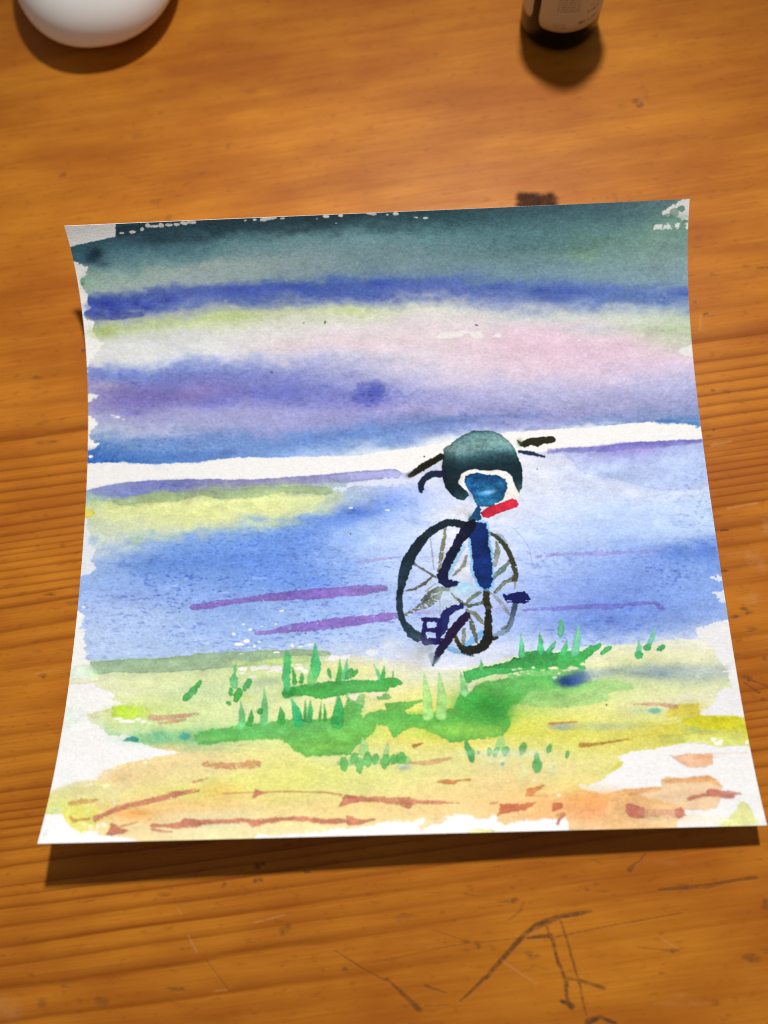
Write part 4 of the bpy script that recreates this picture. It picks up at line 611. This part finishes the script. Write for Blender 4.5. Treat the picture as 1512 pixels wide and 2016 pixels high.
def paper_material(name, im=None):
    m, nt, bs = mat(name); L = nt.links.new
    tc = N(nt, 'ShaderNodeUVMap', uv_map='sheet').outputs[0]
    mp = N(nt, 'ShaderNodeMapping'); mp.inputs['Scale'].default_value = (200, 240, 1); L(tc, mp.inputs[0])
    n1 = N(nt, 'ShaderNodeTexNoise'); n1.inputs['Scale'].default_value = 1.1; n1.inputs['Detail'].default_value = 4; L(mp.outputs[0], n1.inputs['Vector'])
    if im is not None:
        t = N(nt, 'ShaderNodeTexImage', image=im, extension='EXTEND', interpolation='Cubic'); L(tc, t.inputs[0]); col = t.outputs[0]
        L(col, bs.inputs['Base Color'])
    else: L(mixc(nt, ramp(nt, n1.outputs[0], [(.3, 0), (.7, 1)]), (.79, .77, .74), (.76, .74, .71)), bs.inputs['Base Color'])
    bs.inputs['Roughness'].default_value = .9; bs.inputs['Specular IOR Level'].default_value = .12
    b = N(nt, 'ShaderNodeBump'); b.inputs['Strength'].default_value = .55; b.inputs['Distance'].default_value = .00016; L(n1.outputs[0], b.inputs['Height']); L(b.outputs[0], bs.inputs['Normal'])
    return m
Sg, Tg = np.meshgrid(ss_, np.linspace(0, 1, nvp)); top = sheet(Sg, Tg)
top[..., 2] += .035*np.sin(Sg*5.1+1)*(np.abs(Tg-.5)*2)**2*.35
du = np.gradient(top, axis=1); dv = np.gradient(top, axis=0); nrm = np.cross(dv, du); nrm /= np.linalg.norm(nrm, axis=-1, keepdims=True)
low = top-nrm*.042
idx = np.arange(nvp*nup).reshape(nvp, nup); K0 = nvp*nup
q = np.stack([idx[:-1, :-1], idx[1:, :-1], idx[1:, 1:], idx[:-1, 1:]], -1).reshape(-1, 4)
rim = np.concatenate([idx[0, :-1], idx[:-1, -1], idx[-1, :0:-1], idx[:0:-1, 0]])
fs = q.tolist()+(q[:, ::-1]+K0).tolist()
nr = len(rim); fs += [(2*K0+i, 2*K0+(i+1) % nr, 2*K0+nr+(i+1) % nr, 2*K0+nr+i) for i in range(nr)]      # cut edge, with corners of its own
vs = np.concatenate([top.reshape(-1, 3), low.reshape(-1, 3), top.reshape(-1, 3)[rim], low.reshape(-1, 3)[rim]])
me = bpy.data.meshes.new('watercolour_painting'); me.from_pydata((vs*CM).tolist(), [], fs)
li = np.empty(len(me.loops), np.int32); me.loops.foreach_get('vertex_index', li)
uvp = np.stack([np.tile(Sg.ravel(), 2), 1-np.tile(Tg.ravel(), 2)], -1); uvp = np.concatenate([uvp, uvp[rim], uvp[rim]])
me.uv_layers.new(name='sheet').data.foreach_set('uv', uvp[li].astype(np.float32).ravel())
mi = np.ones(len(fs), np.int32); mi[:len(q)] = 0
sm = np.ones(len(fs), bool); sm[2*len(q):] = False
pt = link('watercolour_painting', me, [paper_material('painted_paper', art_im), paper_material('bare_paper')])
me.polygons.foreach_set('material_index', mi); me.polygons.foreach_set('use_smooth', sm); me.update()
tag(pt, 'curled watercolour of a bicycle with a green helmet on grass, lying on the table', 'painting')
# ---------------------------------------------------------------- little dark bottle with a cream label
bot_ = empty('bottle', (6.87*CM, 18.45*CM, 0)); tag(bot_, 'small black glass bottle with a cream printed label standing beyond the painting', 'bottle')
R0 = 1.42
glass, nt, bs = mat('black_glass'); bs.inputs['Base Color'].default_value = (.003, .0025, .002, 1); bs.inputs['Specular IOR Level'].default_value = .3
n = N(nt, 'ShaderNodeTexNoise'); n.inputs['Scale'].default_value = 300; nt.links.new(math_(nt, 'ADD', math_(nt, 'MULTIPLY', n.outputs[0], .12), .16), bs.inputs['Roughness'])
link('body', lathe([(0, .12), (.9, .06), (1.05, 0), (1.22, .03), (1.36, .14), (R0, .34), (R0, 4.2), (1.36, 4.5), (1.15, 4.8), (.8, 5.0), (.72, 5.1), (.72, 5.6), (0, 5.6)]), glass, bot_)
capm, nt, bs = mat('black_plastic'); bs.inputs['Base Color'].default_value = (.012, .012, .012, 1); bs.inputs['Roughness'].default_value = .4
n = N(nt, 'ShaderNodeTexNoise'); n.inputs['Scale'].default_value = 900; b = N(nt, 'ShaderNodeBump'); b.inputs['Strength'].default_value = .1; nt.links.new(n.outputs[0], b.inputs['Height']); nt.links.new(b.outputs[0], bs.inputs['Normal'])
link('cap', lathe([(0, 5.2), (.86, 5.2), (.93, 5.27), (.93, 6.3), (.86, 6.42), (0, 6.44)]), capm, bot_)
# label: starts and ends at a narrow gap left of the near side
LZ0, LZ1 = .98, 4.1
HL, WL = 240, 560
pr = np.zeros((HL, WL), np.float32); r3 = np.random.default_rng(11)
def row(x0, x1, y, h, a, gap=.22):
    x = x0
    while x < x1:
        wd = r3.integers(3, 11); pr[int(y):int(y+h), int(x):int(min(x+wd, x1))] = a*r3.uniform(.7, 1); x += wd+r3.integers(2, 4)
fn = empty  # rows of fine print, too small to read
for k in range(6): row(40, 92, 196-k*7-22, 3, .75)
for k in range(3): row(40, 68, 214+k*6, 3, .5)
row(112, 150, 186, 7, .85); row(118, 160, 172, 4, .6); row(96, 150, 212, 9, .95); row(60, 168, 118, 5, .8); row(56, 160, 128, 3, .6)
for k in range(12): row(190, 330, 90+k*11, 3, .6)
for k in range(8): row(360, 520, 60+k*18, 6, .6)
row(60, 190, 40, 16, .9); row(80, 170, 70, 8, .8)
pr_im = canvas('label_print', np.repeat(pr[..., None], 3, -1), data=True)
lab, nt, bs = mat('cream_label'); L = nt.links.new
t = N(nt, 'ShaderNodeTexImage', image=pr_im); L(N(nt, 'ShaderNodeUVMap', uv_map='label').outputs[0], t.inputs[0])
n = N(nt, 'ShaderNodeTexNoise'); n.inputs['Scale'].default_value = 500
L(mixc(nt, math_(nt, 'MULTIPLY', t.outputs[0], .85), mixc(nt, n.outputs[0], (.64, .55, .36), (.60, .51, .33)), (.05, .04, .035)), bs.inputs['Base Color']); bs.inputs['Roughness'].default_value = .55
cam_dir = math.atan2(-6.03-18.45, .67-6.87); g0 = cam_dir-math.radians(36)
RL, gapw, cr = R0+.008, .115, .30
nl = 160; vs, fs, uvs = [], [], []
a0, a1 = g0+gapw, g0+2*math.pi-gapw
for i in range(nl+1):
    f = i/nl; a = a0+(a1-a0)*f; d = min(f, 1-f)*(a1-a0)*R0          # rounded corners
    ins = cr-math.sqrt(max(0, cr*cr-(cr-d)**2)) if d < cr else 0
    for z in (LZ0+ins, LZ0+cr, LZ1-cr, LZ1-ins): vs.append((RL*math.cos(a)*CM, RL*math.sin(a)*CM, z*CM)); uvs.append((f, (z-LZ0)/(LZ1-LZ0)))
for i in range(nl):
    for j in range(3): fs.append((i*4+j, i*4+4+j, i*4+5+j, i*4+1+j))
me = bpy.data.meshes.new('label'); me.from_pydata(vs, [], fs); li = [l.vertex_index for l in me.loops]
me.uv_layers.new(name='label').data.foreach_set('uv', np.array(uvs, np.float32)[li].ravel()); smooth(me)
lb = link('label', me, lab, bot_); sd_ = lb.modifiers.new('thickness', 'SOLIDIFY'); sd_.thickness = .00006; sd_.offset = 0
# ---------------------------------------------------------------- white rounded mouse at the far left
ms = empty('computer_mouse', (-10.5*CM, 22.45*CM, 0), math.radians(4)); tag(ms, 'glossy white rounded computer mouse at the far left corner of the table', 'computer mouse')
RX, RY, RZ, ZC = 3.22, 4.55, 2.1, 1.0
def shell_mesh(part):
    vs, fs = [], []; nl, na = 40, 96
    for i in range(nl+1):
        ph = -math.pi/2*.80+(math.pi/2+math.pi/2*.80)*i/nl
        c, s = math.cos(ph), math.sin(ph)
        c = abs(c)**.86; s = math.copysign(abs(s)**.95, s)
        for j in range(na):
            a = 2*math.pi*j/na; ca, sa = math.cos(a), math.sin(a)
            x = RX*c*math.copysign(abs(ca)**.92, ca)*(1-.10*sa*.5); y = RY*c*math.copysign(abs(sa)**.92, sa)
            zz = s*(RZ if s > 0 else 1.02); z = ZC+zz*(1-.16*max(0, sa*c))
            vs.append((x*CM, y*CM, max(z, .1)*CM))
    for i in range(nl):
        for j in range(na): fs.append((i*na+j, i*na+(j+1) % na, (i+1)*na+(j+1) % na, (i+1)*na+j))
    fs.append(tuple(reversed(range(na))))
    me = bpy.data.meshes.new(part); me.from_pydata(vs, [], fs)
    bm = bmesh.new(); bm.from_mesh(me); bmesh.ops.remove_doubles(bm, verts=bm.verts, dist=1e-6); bmesh.ops.recalc_face_normals(bm, faces=bm.faces); bm.to_mesh(me); bm.free(); smooth(me); return me
wp, nt, bs = mat('white_plastic'); bs.inputs['Roughness'].default_value = .32; bs.inputs['Specular IOR Level'].default_value = .4
n = N(nt, 'ShaderNodeTexNoise'); n.inputs['Scale'].default_value = 60; nt.links.new(mixc(nt, n.outputs[0], (.88, .87, .85), (.85, .84, .82)), bs.inputs['Base Color'])
link('shell', shell_mesh('shell'), wp, ms)
gp, nt, bs = mat('grey_rubber'); bs.inputs['Base Color'].default_value = (.09, .09, .09, 1); bs.inputs['Roughness'].default_value = .7
n = N(nt, 'ShaderNodeTexNoise'); n.inputs['Scale'].default_value = 400; b = N(nt, 'ShaderNodeBump'); b.inputs['Strength'].default_value = .2; nt.links.new(n.outputs[0], b.inputs['Height']); nt.links.new(b.outputs[0], bs.inputs['Normal'])
wh_ = link('scroll_wheel', lathe([(0, -.3), (.72, -.3), (.8, -.2), (.8, .2), (.72, .3), (0, .3)], 40), gp, ms); wh_.location = (0, 2.3*CM, 2.0*CM); wh_.rotation_euler.y = math.pi/2
for sx_ in (-1, 1):
    f = link('foot', lathe([(0, .0), (.5, .0), (.52, .05), (.52, .16), (0, .16)], 24), gp, ms); f.location = (sx_*1.1*CM, -1.2*CM, 0)
